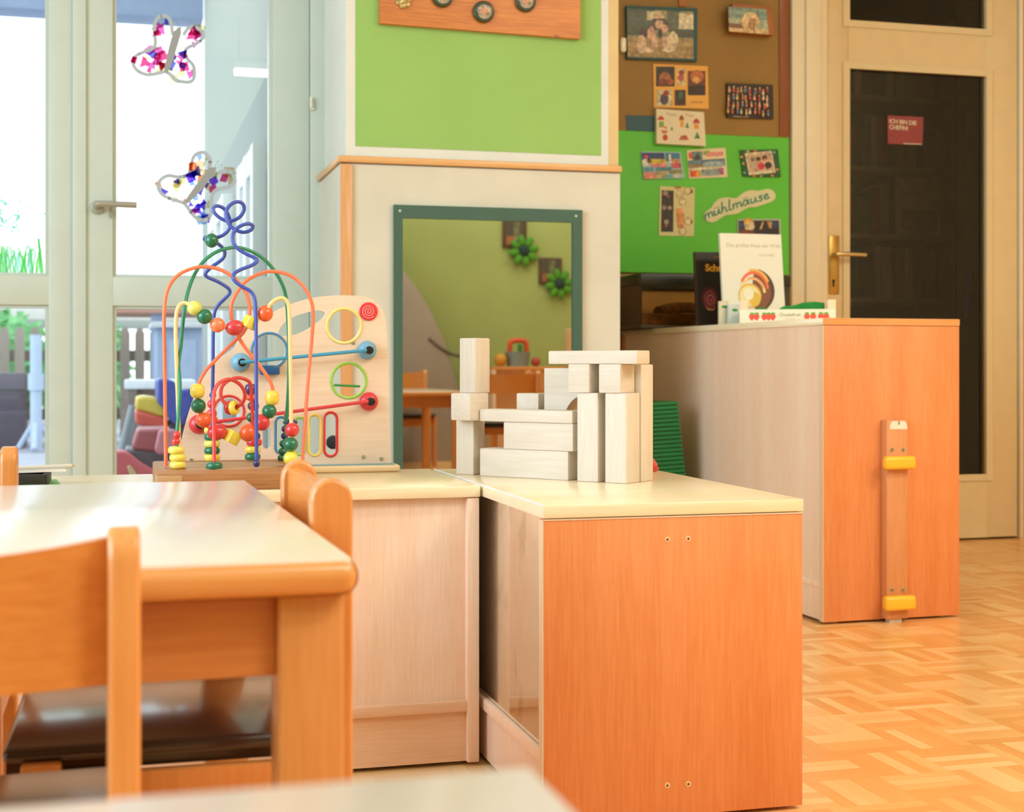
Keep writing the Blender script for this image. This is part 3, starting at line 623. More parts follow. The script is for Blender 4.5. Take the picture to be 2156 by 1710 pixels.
# ---------------------------------------------------------------- tables and chairs
SEAT = mat('33211a', .2, coat=.35, var=.15, scale=10)
def make_chair(label, seat_mat=None, backm=None, name='childrens_chair'):
    """facing +y, origin on the floor under the seat centre"""
    t = thing(name, label, 'chair', (0, 0, 0), "children's wooden chairs"); cw = backm or CHAIRW
    W = .140
    for s in (-1, 1):
        mb = MB(); prof = []
        yb, yf2 = -.170, -.129; zt = .540
        pts = [(yf2, .0), (yf2, zt-.022)]+[((yb+yf2)/2+.0205*math.cos(a), zt-.022+.022*math.sin(a)) for a in [k*PI/8 for k in range(1, 8)]]+[(yb, zt-.022), (yb, 0)]
        mb.prism([(s*W-.0105, y, z) for y, z in pts], (.021, 0, 0)); u = mb.build('rear_leg', cw, t)
        bv = u.modifiers.new('bevel', 'BEVEL'); bv.width = .003; bv.segments = 2
        mb = MB(); mb.box(s*W-.0105, s*W+.0105, .10, .136, 0, .283, .004); mb.build('front_leg', cw, t)
        mb = MB(); mb.box(s*W-.008, s*W+.008, -.135, .105, .225, .270, .003); mb.build('side_rail', cw, t)
    mb = MB(); n = 14; o_ = []; i_ = []
    for k in range(n+1):
        x = -W+.0105+(2*W-.021)*k/n; q = 1-(2*k/n-1)**2; o_.append((x, -.148-.020*q)); i_.append((x, -.136-.020*q))
    for a in range(n):
        zs0 = [.532-.010*(1-(2*j/n-1)**2) for j in (a, a+1)]
        P = [(*o_[a], .432), (*o_[a+1], .432), (*i_[a+1], .432), (*i_[a], .432)]; Q = [(*o_[a], zs0[0]), (*o_[a+1], zs0[1]), (*i_[a+1], zs0[1]), (*i_[a], zs0[0])]
        vs = [mb.bm.verts.new(p) for p in P+Q]
        for f in ((0, 3, 2, 1), (4, 5, 6, 7), (0, 1, 5, 4), (3, 7, 6, 2)): mb._f([vs[j] for j in f])
    bmesh.ops.remove_doubles(mb.bm, verts=mb.bm.verts, dist=1e-5); mb.build('backrest', wood('e08f45', 'd07b34', 'x', 8, .35, .3) if backm is None else backm, t)
    mb = MB(); mb.box(-W+.012, W-.012, -.150, .150, .270, .283); mb.box(-W-.004, W+.004, -.128, .152, .283, .297, .006, seg=3); mb.build('seat', seat_mat or SEAT, t)
    mb = MB(); mb.box(-W+.01, W-.01, .106, .124, .225, .268); mb.build('front_rail', cw, t)
    return t
def place(t, x, y, deg):
    t.location = (x, y, 0); t.rotation_euler = (0, 0, math.radians(deg)); WO[t.name] = Vector((x, y, 0)); return t
chair = make_chair('wooden chair in the left foreground, its back to the camera, tucked under the big table')
def another(label, x, y, deg):
    c = copy_tree(chair); c['label'] = label; return place(c, x, y, deg)
place(chair, -.1435, 1.165, 2)
another('wooden chair at the right end of the big table, beside the long cabinet', .048, 1.540, 89.5)
another('wooden chair at the far side of the big table, at the left frame edge', -.285, 1.905, 180)
def make_table(label, x0, x1, y0, y1, rz=0, H=.50, group='laminate topped nursery tables'):
    cx, cy = (x0+x1)/2, (y0+y1)/2; t = thing('childrens_table', label, 'table', (cx, cy, 0), group)
    mb = MB(); mb.box(x0+.006, x1-.006, y0+.006, y1-.006, H-.026, H, .001); mb.build('tabletop', mat('f0e3d6', .28, coat=1, var=.02, scale=30, cr_=.19), t)
    mb = MB(); r = .0135; z = H-.0145
    for p, q in (((x0, y0), (x1, y0)), ((x1, y0), (x1, y1)), ((x1, y1), (x0, y1)), ((x0, y1), (x0, y0))): pass
    mb.box(x0, x1, y0, y0+.02, H-.029, H-.001, .0125, seg=4); mb.box(x0, x1, y1-.02, y1, H-.029, H-.001, .0125, seg=4)
    mb.box(x0, x0+.02, y0+.004, y1-.004, H-.029, H-.001, .0095, seg=4); mb.box(x1-.02, x1, y0+.004, y1-.004, H-.029, H-.001, .0095, seg=4)
    mb.build('edge_moulding', TABLEEDGE, t)
    for x in (x0+.008, x1-.060):
        for y in (y0+.022, y1-.074): MB().box(x, x+.052, y, y+.052, 0, H-.028, .005).build('leg', wood('de9a58', 'd08440', 'z', 8, .35, .3), t)
    ap = wood('cf8344', 'bd6f34', 'x', 8, .4, .2)
    for y in (y0+.036, y1-.058): MB().box(x0+.06, x1-.06, y, y+.022, H-.095, H-.027, .002).build('apron', ap, t)
    for x in (x0+.022, x1-.044): MB().box(x, x+.022, y0+.074, y1-.074, H-.095, H-.027, .002).build('apron', ap, t)
    t.rotation_euler.z = rz; return t
make_table('pale topped wooden table filling the left, with chairs tucked under it', -1.02, .170, 1.098, 1.892, math.radians(1.3))
make_table('pale topped wooden table at the bottom edge, right below the camera', -1.05, .153, -.276, .524)

# small things at the back of the long cabinet
t = thing('tray', 'flat black tray on the long cabinet, partly hidden by the chair post', 'tray', (-.17, 2.45, ZT))
mb = MB(); mb.box(-.26, -.117, 2.38, 2.52, ZT+.004, ZT+.007, .001)
for a in ((-.262, -.258, 2.378, 2.522), (-.119, -.112, 2.378, 2.522), (-.26, -.115, 2.376, 2.382), (-.26, -.115, 2.518, 2.524)): mb.box(a[0], a[1], a[2], a[3], ZT+.004, ZT+.024, .001)
mb.build('tray_body', DARK, t)
m_ = MB().obox((-.20, 2.44, ZT+.002), (.21, .19, .0036), .1); tag(m_.build('craft_mat', mat('8fd07f', .6)), 'green craft mat under the black tray on the long cabinet', 'mat')
m_ = MB().obox((-.170, 2.45, ZT+.0265), (.150, .10, .003), .25); tag(m_.build('paper', mat('eeeae4', .7)), 'white paper sheets lying across the black tray', 'paper')
mb = MB(); mb.cyl((-.19, 2.40, ZT+.032), (-.077, 2.43, ZT+.033), .0035); p = mb.build('pencil', mat('d3cec4', .4)); tag(p, 'light pencil sticking out over the right edge of the black tray', 'pencil')
mb = MB(); mb.cyl((-.080, 2.4292, ZT+.033), (-.072, 2.4313, ZT+.0331), .0034, .001); tag(mb.build('pencil_tip', mat('d9ab6c', .5), p), 'wooden tip')

# ---------------------------------------------------------------- wall mirror on the pillar
def wall_mirror():
    a, b = AY(828, 432, Yp), AY(1223.5, 443.3, Yp); zt = (a.z+b.z)/2
    t = thing('wall_mirror', 'tall wall mirror in a dark green frame on the pillar', 'mirror', ((a.x+b.x)/2, Yp, .10))
    i0, i1 = AY(848, 460, Yp-.012).x, AY(1206, 466, Yp-.012).x; zi = AY(1000, 463, Yp-.012).z
    fr = mat('3c6052', .5, var=.03)
    mb = MB(); mb.box(a.x, i0, Yp-.013, Yp, .10, zt); mb.box(i1, b.x, Yp-.013, Yp, .10, zt); mb.box(i0, i1, Yp-.013, Yp, zi, zt); mb.box(i0, i1, Yp-.013, Yp, .10, .135)
    f = mb.build('frame', fr, t)
    m = mat('b6b5a8', .015, 1, var=.005)
    MB().box(i0-.002, i1+.002, Yp-.006, Yp-.003, .13, zi+.002).build('mirror_glass', m, t)
    for u, v in ((842, 444), (1213, 455)): MB().disc(AY(u, v, Yp-.014), .0035, .002, (0, 1, 0), n=14).build('screw', mat('cfd3c0', .4, .3), f)
wall_mirror()

# plank with photo discs above
def plank():
    Y = Yp+.012
    q = [AY(797, 52, Y), AY(1217, 85, Y)]; up = Vector((0, 0, .30)); d = (q[1]-q[0]); n = Vector((-d.z, 0, d.x)).normalized()*.30
    t = thing('wooden_plank', 'reddish knotty wooden plank hung on the green field above the mirror', 'plank', q[0])
    mb = MB(); mb.prism([q[0], q[1], q[1]+up, q[0]+up], (0, -.020, 0)); mb.build('board', wood('d9872f', 'b4601c', 'x', 9, .45, .1, knots=19), t)
    tag(t, None)
    yb = Y-.020
    for i, (u, v, r, lab) in enumerate(((930, -6, 23, 'left one of the three dark green photo discs on the plank'), (1017, 26, 23.5, 'middle and lowest of the dark green photo discs on the plank'), (1105, 4, 23, 'right one of the dark green photo discs on the plank'))):
        c = AY(u, v, yb); R = r*c.y/FPX*1.01
        t = thing('photo_disc', lab, 'photo', c, 'photo discs on the plank')
        mb = MB(); mb.disc(c+Vector((0, -.006, 0)), R, .012, (0, 1, 0), .005, n=28); mb.build('rim', mat('2d3a26', .4, coat=.3), t)
        mb = MB(); mb.disc(c+Vector((.001, -.0122, -.001)), R*.66, .001, (0, 1, 0), n=24)
        mb.build('photo', mat('d9c4a6', .5, scale=90, c2='4d4a36'), t)
        mb = MB(); mb.disc(c+Vector((0, -.0130, 0)), R*.34, .0012, (0, 1, 0), n=16); mb.build('photo_face', mat('dfa98a', .6, scale=60, c2='b87a5c'), t)
    c = AY(850, 3, yb); mb = MB(); g = mat('dfc98a', .3, .5, scale=200, c2='8a7340')
    for k in range(6): mb.ball(c+Vector((.013*math.cos(k*PI/3+.3), -.004, .013*math.sin(k*PI/3+.3))), .009, (1, .4, 1), n=10)
    mb.ball(c+Vector((0, -.006, 0)), .008, (1, .6, 1), n=10)
    tag(mb.build('flower_ornament', g), 'small glittering gold flower at the left of the plank', 'ornament')
plank()

# ---------------------------------------------------------------- pin boards and what is pinned to them
YB_ = Yd-.016
def boards():
    zt = AY(1480, 282, YB_).z; zb = AY(1480, 576, YB_).z; x0, x1 = 1.24, AY(1661, 300, YB_).x
    MB_ = MB().box(x0, x1, YB_, Yd-.0005, zt, 2.55, .001).build('pinboard', mat('9a7a44', .6, var=.08, scale=4)); tag(MB_, 'brown pinboard, the upper one in the recess', 'pinboard')
    MB_ = MB().box(x0, x1, YB_-.001, Yd-.0005, zb, zt-.0006, .001).build('pinboard', mat('62cc44', .55, var=.05, scale=4)); tag(MB_, 'bright green pinboard, the lower one in the recess', 'pinboard')
    a = AY(1640, 100, YB_); MB_ = MB().box(a.x, x1-.002, YB_-.004, YB_, zt+.005, 2.5, .001).build('batten', wood('96552a', '84461f', 'z', 8, .5, .1)); tag(MB_, 'red brown vertical strip at the right edge of the brown pinboard', 'strip')
    a, b = AY(1428, 0, YB_), AY(1445, 15, YB_); tag(MB().box(a.x, b.x, YB_-.006, YB_, b.z, b.z+.22, .001).build('hanging_ribbon', mat('b4794a', .7)), 'light brown ribbon above the teal framed photo', 'ribbon')
    c = AY(1310, 96, YB_); mb = MB(); mb.box(c.x-.011, c.x+.011, YB_-.018, YB_, c.z-.026, c.z+.026, .008, seg=3); tag(mb.build('highlight_block', mat('fbfbe6', .2, coat=.5)), 'small white block standing in for a highlight at the left edge of the brown pinboard', 'highlight')  # white block added to stand for a reflected highlight at this spot
boards()
K4 = lambda pts: [(1280+x/4.886, y/4.886) for x, y in pts]
K5 = lambda pts: [(1310+x/5.989, 290+y/5.989) for x, y in pts]
K3 = lambda pts: [(1280+x/4.146, 350+y/4.146) for x, y in pts]
def R4(x0, y0, x1, y1): return [(x0, y0), (x1, y0), (x1, y1), (x0, y1)]
def card(name, label, cat, quad, dep, body, layers, group=None, Y=YB_, partname='print', bodymat=None, single=False):
    ctr = sum((AY(u, v, Y) for u, v in quad), Vector())/len(quad); t = thing(name, label, cat, ctr, group)
    mb = MB(); px(mb, quad, Y, dep); mb.build('card' if name != 'framed_photo' else 'frame', bodymat or mat(body, .5, var=.03), t)
    if single:
        for i, (col, pts) in enumerate(layers):
            mb = MB(); px(mb, pts, Y-dep+.0002-.00012*i, .0004); mb.build('printed_figure', mat(col, .45, var=.2, scale=75), t)
    elif layers:
        mb = MB()
        for i, (col, pts) in enumerate(layers):
            mb.use(mat(col, .45, coat=.1, var=.45, scale=75)); px(mb, pts, Y-dep+.0002-.00012*i, .0004)
        mb.build(partname, None, t)
    return t
def lerpq(q, s, t_):
    a = (q[0][0]+(q[1][0]-q[0][0])*s, q[0][1]+(q[1][1]-q[0][1])*s); b = (q[3][0]+(q[2][0]-q[3][0])*s, q[3][1]+(q[2][1]-q[3][1])*s)
    return (a[0]+(b[0]-a[0])*t_, a[1]+(b[1]-a[1])*t_)
def sub(q, s0, t0, s1, t1): return [lerpq(q, s0, t0), lerpq(q, s1, t0), lerpq(q, s1, t1), lerpq(q, s0, t1)]
def blob(q, s, t_, r, ry=None, n=9):
    c = lerpq(q, s, t_); W_ = abs(q[1][0]-q[0][0]); return [(c[0]+W_*r*math.cos(2*PI*k/n)*(1+.15*rnd.uniform(-1, 1)), c[1]+W_*(ry or r)*math.sin(2*PI*k/n)*(1+.15*rnd.uniform(-1, 1))) for k in range(n)]
GP = 'photos and cards on the pin boards'
# teal framed group photo
q = K4([(175, 68), (903, 98), (900, 640), (182, 612)]); i = K4([(198, 90), (878, 120), (880, 606), (203, 582)])
L = [('8f8a62', i), ('3c4a30', sub(i, 0, 0, .42, .55)), ('4a5638', sub(i, .60, 0, .80, .45)), ('c9c4a6', sub(i, .30, .03, .5, .22)), ('d6cdb2', sub(i, .78, .05, 1, .45)), ('35402c', sub(i, .72, .38, 1, .56)), ('a08a5c', sub(i, 0, .60, 1, 1)),
     ('4b3324', K4([(400, 300), (530, 110), (660, 320)])), ('d9b595', K4([(470, 195), (530, 108), (590, 195)])), ('30241c', K4([(440, 215), (470, 190), (590, 190), (640, 260), (610, 260), (580, 215), (480, 215)])), ('caa68a', blob(i, .48, .30, .07)), ('c99d84', blob(i, .55, .38, .07)), ('3a2420', blob(i, .24, .50, .06, .09)), ('d8b9a2', blob(i, .22, .74, .08, .14)), ('caa08c', blob(i, .36, .52, .07, .12)), ('d9b9a0', blob(i, .41, .66, .05, .12)), ('20201c', blob(i, .50, .48, .03, .07)), ('cfae96', blob(i, .58, .68, .07, .12)), ('dccaae', blob(i, .68, .66, .09, .15)), ('d9c0aa', blob(i, .30, .85, .12, .04)), ('ddc8ae', blob(i, .64, .82, .11, .04))]
card('framed_photo', 'teal framed group photo at the top left of the brown pinboard', 'photo', q, .016, '1f5560', L, partname='photo')
# tree picture on a wooden block
q = K4([(1232, 65), (1630, 92), (1660, 385), (1238, 350)]); i = K4([(1238, 68), (1628, 96), (1655, 355), (1245, 322)])
L = [('7f9a94', i), ('a9b29c', sub(i, 0, .45, 1, .85)), ('d9bd8d', sub(i, 0, .82, 1, 1)), ('7c5238', sub(i, 0, .66, .45, .84)), ('d8b98c', blob(i, .55, .52, .24, .22, 14)), ('e2c79b', blob(i, .52, .40, .16, .15, 12)), ('b98f63', blob(i, .60, .62, .12, .16, 12)), ('8d6140', sub(i, .62, .60, .645, 1)), ('7a5236', sub(i, .54, .55, .56, .9))]
t = card('photo_block', 'wooden photo block with a pale tree, top right of the brown pinboard', 'photo', q, .040, 'a9632c', L, partname='photo', bodymat=wood('b06a30', '95551f', 'x', 8, .5, .1))
q = K4([(462, 660), (1022, 682), (1033, 1122), (470, 1108)])
L = [('2f2a1e', K4(R4(493, 685, 686, 890))), ('a0603a', K4(pxc(585, 800, 60, 10))), ('7f3424', K4(pxc(560, 850, 45, 9))), ('a84f33', K4(pxc(640, 840, 35, 9))), ('d8c19c', K4(R4(712, 705, 798, 880))), ('8e3b2c', K4(pxc(755, 750, 30, 9))), ('b0574a', K4(pxc(750, 800, 35, 9))), ('6e3520', K4(R4(822, 730, 1003, 980))), ('b8662e', K4(pxc(915, 790, 70, 12))), ('e0a45c', K4(pxc(910, 820, 40, 10))), ('2d1a16', K4(R4(830, 880, 1003, 978))), ('cfc29a', K4(R4(498, 925, 662, 1088))), ('4f4058', K4(pxc(580, 1020, 45, 10, 60))), ('a83440', K4(pxc(600, 960, 30, 9))), ('3d2b1e', K4(R4(688, 925, 800, 1085))), ('3b6a55', K4(pxc(750, 980, 22, 9, 40))), ('c68f62', K4(R4(855, 1045, 975, 1056)))]
card('photo_card', 'orange card with five small photos, under the teal framed photo', 'card', q, .004, 'efb556', L, GP)
q = K4([(1212, 860), (1682, 880), (1690, 1230), (1215, 1212)])
L = []
for r in range(4):
    for c in range(10):
        s, tt = .06+.095*c+rnd.uniform(-.02, .02), .13+.21*r+rnd.uniform(-.04, .04)
        L.append((rnd.choice(['c2453c', 'd8cfc4', 'c87f5c', 'a83438', 'd9a184', '6f7f9c', 'd4b06a']), blob(q, s, tt+.07, .028, .05, 7)))
        L.append((rnd.choice(['e0b59a', 'd49c80', 'e2bda6']), blob(q, s, tt-.02, .018, .022, 7)))
L.append(('b9ad9c', sub(q, .15, .945, .5, .962)))
card('group_photo', 'dark photo of a large crowd, at the right of the brown pinboard', 'photo', q, .012, '2d2220', L, GP)
q = K4([(183, 1185), (990, 1210), (1000, 1365), (190, 1345)])
card('paper_strip', 'teal paper strip half hidden behind the white canvas card', 'paper', q, .002, '28596a', [], GP)
q = K4([(475, 1130), (962, 1165), (983, 1512), (478, 1485)])
def cap(x, y, w, h, col): return (col, K4([(x-w, y+h), (x-w*.7, y), (x, y-h*.5), (x+w*.7, y), (x+w, y+h)]))
L = [cap(545, 1205, 36, 30, 'c2402c'), ('7fae4e', K4(R4(525, 1250, 575, 1310))), ('d98a4a', K4([(570, 1290), (610, 1310), (600, 1330), (565, 1310)])), cap(757, 1200, 26, 34, 'a5552e'), ('e6a03c', K4(R4(745, 1235, 778, 1308))), cap(910, 1235, 36, 34, 'b8332c'), ('ea9a2e', K4(R4(888, 1278, 935, 1325))), ('4e8f4c', K4([(795, 1315), (815, 1255), (835, 1315)])), ('5d9a55', K4([(642, 1340), (657, 1300), (672, 1340)])), ('3f8f40', K4([(890, 1425), (918, 1355), (950, 1425)])), ('cd5a40', K4([(545, 1340), (620, 1345), (595, 1372), (565, 1370)])), ('c9432e', K4(pxc(590, 1415, 26, 9, 32))), ('c4704f', K4([(730, 1440), (755, 1395), (810, 1395), (832, 1440)])), ('b8493a', K4(pxc(790, 1412, 22, 8)))]
t = card('canvas_card', 'white canvas card with little red capped gnomes and trees', 'card', q, .022, 'e9e0c8', L, GP, single=True)
mb = MB(); c = AY(*K4([(655, 1190)])[0], YB_-.0226); text(mb, 'Pixies', .016, c, (1, 0, -.06)); mb.build('lettering', mat('b9b6a4', .6), t); mb = MB(); c = AY(*K4([(838, 1200)])[0], YB_-.0226); text(mb, 'Time', .015, c, (1, 0, -.06)); mb.build('lettering', mat('c9988a', .6), t)
q = K5([(232, 178), (727, 182), (778, 515), (262, 525)])
L = [('27407a', sub(q, .02, .03, .6, .36)), ('3c7fa8', sub(q, .62, .03, .98, .34)), ('d03a62', blob(q, .13, .18, .05)), ('c9b63a', sub(q, .22, .26, .62, .44)), ('e8e2d4', blob(q, .10, .40, .09, .10)), ('6b4a2c', blob(q, .20, .34, .06)), ('e3e0d8', sub(q, .70, .08, .76, .42)), ('d9935c', sub(q, .78, .26, .96, .46)), ('e0808c', sub(q, .24, .44, .62, .56)), ('c05468', sub(q, .74, .42, .98, .60)), ('5b9cb4', sub(q, .02, .56, .3, .72)), ('4a8ea0', sub(q, .34, .56, .74, .70)), ('d98a7c', sub(q, .02, .74, .32, .98)), ('b9a76a', sub(q, .34, .72, .64, .97)), ('62a0a8', sub(q, .52, .84, .74, .96)), ('8c8a5a', sub(q, .68, .66, .98, .80)), ('e0dccb', blob(q, .84, .88, .09, .05))]
card('postcard', 'collage postcard in blue and pink, left of two postcards on the green board', 'postcard', q, .006, 'a9c3d4', L, GP)
q = K5([(808, 160), (1295, 128), (1322, 498), (838, 518)])
L = [('e8522e', sub(q, .05, .08, .14, .30)), ('5a7f8c', sub(q, .14, .06, .40, .36)), ('7fae4e', sub(q, .42, .06, .60, .2)), ('e08a8a', sub(q, .5, .12, .94, .26)), ('3f3a36', blob(q, .28, .3, .07, .12)), ('63809c', sub(q, .02, .36, .98, .52)), ('94aab4', sub(q, .4, .44, .98, .62)), ('8a7a58', sub(q, .02, .50, .4, .62)), ('ead9bc', sub(q, .04, .62, .96, .72)), ('e2532a', sub(q, .05, .72, .22, .94)), ('f0b23a', sub(q, .22, .72, .32, .94)), ('8fa0a8', sub(q, .34, .70, .8, .92)), ('a85a8c', sub(q, .8, .68, .92, .9))]
card('postcard', 'orange bordered postcard, right of two postcards on the green board', 'postcard', q, .004, 'e9d9bb', L, GP)
q = K5([(1478, 160), (1952, 150), (1990, 498), (1515, 490)]); i = K5([(1545, 198), (1885, 165), (1935, 440), (1600, 472)]); j = K5([(1570, 215), (1870, 185), (1905, 405), (1610, 430)])
L = [(c, blob(q, s, tt, .035)) for c, s, tt in (('d98a3a', .04, .25), ('e0a95a', .06, .5), ('cf4f34', .42, .04), ('e8c26a', .22, .05), ('58b89a', .92, .1), ('e8a23a', .95, .72), ('d9763a', .8, .95), ('e0b05a', .5, .97), ('d05a3a', .3, .97), ('6cc0a4', .07, .85))]
L += [('e2cfb4', i), ('c8a88e', j), ('7c6a5c', blob(j, .22, .30, .10)), ('b9a898', blob(j, .2, .68, .12, .14)), ('4a2c22', blob(j, .45, .30, .10)), ('d63a52', blob(j, .5, .72, .16, .16)), ('5a3428', blob(j, .72, .28, .12)), ('c98a6c', blob(j, .72, .40, .07)), ('33201e', blob(j, .82, .72, .14, .16))]
card('photo_card', 'dark green patterned card with a tilted instant photo, right on the green board', 'card', q, .008, '1f5a34', L, GP)
q = K5([(470, 612), (910, 632), (898, 1245), (458, 1238)])
L = [('2a1f1a', K5([(497, 662), (650, 668), (643, 1190), (488, 1186)]))]+[('9c8a82', K5(pxc(x, y, r, 9))) for x, y, r in ((545, 700, 34), (530, 880, 30), (600, 885, 26), (560, 1060, 32))]+[('a04f3c', K5(pxc(x, y, 20, 8))) for x, y in ((580, 740), (555, 1110))]+[('d8935a', K5([(672, 910), (700, 893), (760, 900), (778, 960), (785, 1050), (780, 1150), (745, 1165), (700, 1140), (685, 1000)]))]
for x, y in ((825, 670), (725, 718), (765, 808), (830, 1050), (765, 1180)): L += [('c9a06a', K5(pxc(x, y, 48, 14))), ('ecdcae', K5(pxc(x, y, 36, 14)))]
L += [('a3512e', K5(R4(868, 650, 890, 700))), ('9c5a34', K5(R4(862, 1035, 885, 1085))), ('a8702e', K5(R4(670, 612, 740, 640)))]
card('photo_card', 'upright cream card with a dark film strip, low on the green board', 'card', q, .004, 'd9d29c', L, GP)
# wavy name sign
q = [(1020, 985), (1040, 940), (1090, 905), (1120, 880), (1160, 815), (1220, 770), (1300, 752), (1400, 765), (1450, 755), (1500, 710), (1560, 675), (1630, 662), (1700, 672), (1760, 660), (1830, 645), (1890, 665), (1925, 710), (1925, 760), (1890, 800), (1830, 825), (1760, 850), (1690, 875), (1600, 880), (1530, 910), (1460, 955), (1390, 970), (1310, 975), (1250, 1005), (1190, 1050), (1130, 1072), (1070, 1060), (1030, 1025)]
t = card('name_sign', 'cream wavy paper sign with green handwriting on the green board', 'sign', K5(q), .005, 'dedcb4', [], None)
GL = {'m': (.52, [[(0, .5), (.02, 0)], [(.02, .3), (.12, .5), (.2, .42), (.21, 0)], [(.21, .3), (.31, .5), (.4, .42), (.42, .06), (.5, .04)]]),
      'u': (.40, [[(0, .5), (.0, .15), (.08, 0), (.2, .12), (.25, .5), (.26, .08), (.36, .04)]]), 'h': (.40, [[(.04, 1.1), (.03, .5), (.0, 0)], [(.01, .25), (.12, .48), (.22, .4), (.24, .06), (.34, .04)]]),
      'l': (.22, [[(.06, 1.1), (.02, .5), (.03, .06), (.16, .04)]]), 'a': (.44, [[(.26, .42), (.12, .5), (.0, .25), (.08, .02), (.22, .12), (.28, .48), (.29, .08), (.38, .04)]]),
      's': (.30, [[(.22, .44), (.1, .5), (.04, .38), (.2, .18), (.12, .0), (.0, .06)]]), 'e': (.34, [[(.02, .22), (.2, .3), (.16, .5), (.04, .4), (.03, .12), (.14, .0), (.3, .1)]])}
GL['\u00fc'] = (GL['u'][0], GL['u'][1]+[[(.06, .68), (.07, .74)], [(.2, .70), (.21, .76)]]); GL['\u00e4'] = (GL['a'][0], GL['a'][1]+[[(.08, .68), (.09, .74)], [(.22, .70), (.23, .76)]])
word = 'm\u00fchlm\u00e4use'; tot = sum(GL[c][0] for c in word); base = cr([Vector((x, y, 0)) for x, y in ((1050, 1030), (1180, 975), (1330, 925), (1480, 875), (1640, 825), (1870, 760))], 10)
cum = [0]
for p, q in zip(base, base[1:]): cum.append(cum[-1]+(q-p).length)
def on(sx, h):
    d = sx/tot*cum[-1]; k = max(i for i in range(len(cum)-1) if cum[i] <= d+1e-6); f = (d-cum[k])/(cum[k+1]-cum[k]); p = base[k].lerp(base[k+1], f); tg = (base[k+1]-base[k]).normalized()
    return AY(*K5([(p.x+tg.y*h*130+h*30, p.y-tg.x*h*130)])[0], YB_-.0056)
mb = MB(); x = 0
for c in word:
    for st in GL[c][1]: mb.tube(cr([on(x+gx, gy) for gx, gy in st], 4), .0025, 6)
    x += GL[c][0]
mb.build('lettering', mat('3a9a8a', .6), t)
q = K5([(1448, 1028), (1992, 1025), (1998, 1320), (1452, 1320)])
L = [('1f3a66', sub(q, .03, .06, .97, .98)), ('e0a83a', blob(q, .26, .16, .12)), ('d9c49c', blob(q, .28, .32, .12, .12)), ('221a1a', sub(q, .42, .06, .70, .6)), ('d8b07c', K5([(1730, 1150), (1770, 1060), (1785, 1070), (1755, 1155)])), ('c99a3c', K5([(1825, 1060), (1890, 1060), (1880, 1150), (1860, 1150)])), ('7c3a26', sub(q, .03, .46, .4, .98)), ('14161c', sub(q, .70, .40, .97, .98))]
card('photo_card', 'dark blue photo just above the white book, bottom right of the green board', 'photo', q, .004, 'b9bcae', L, GP)

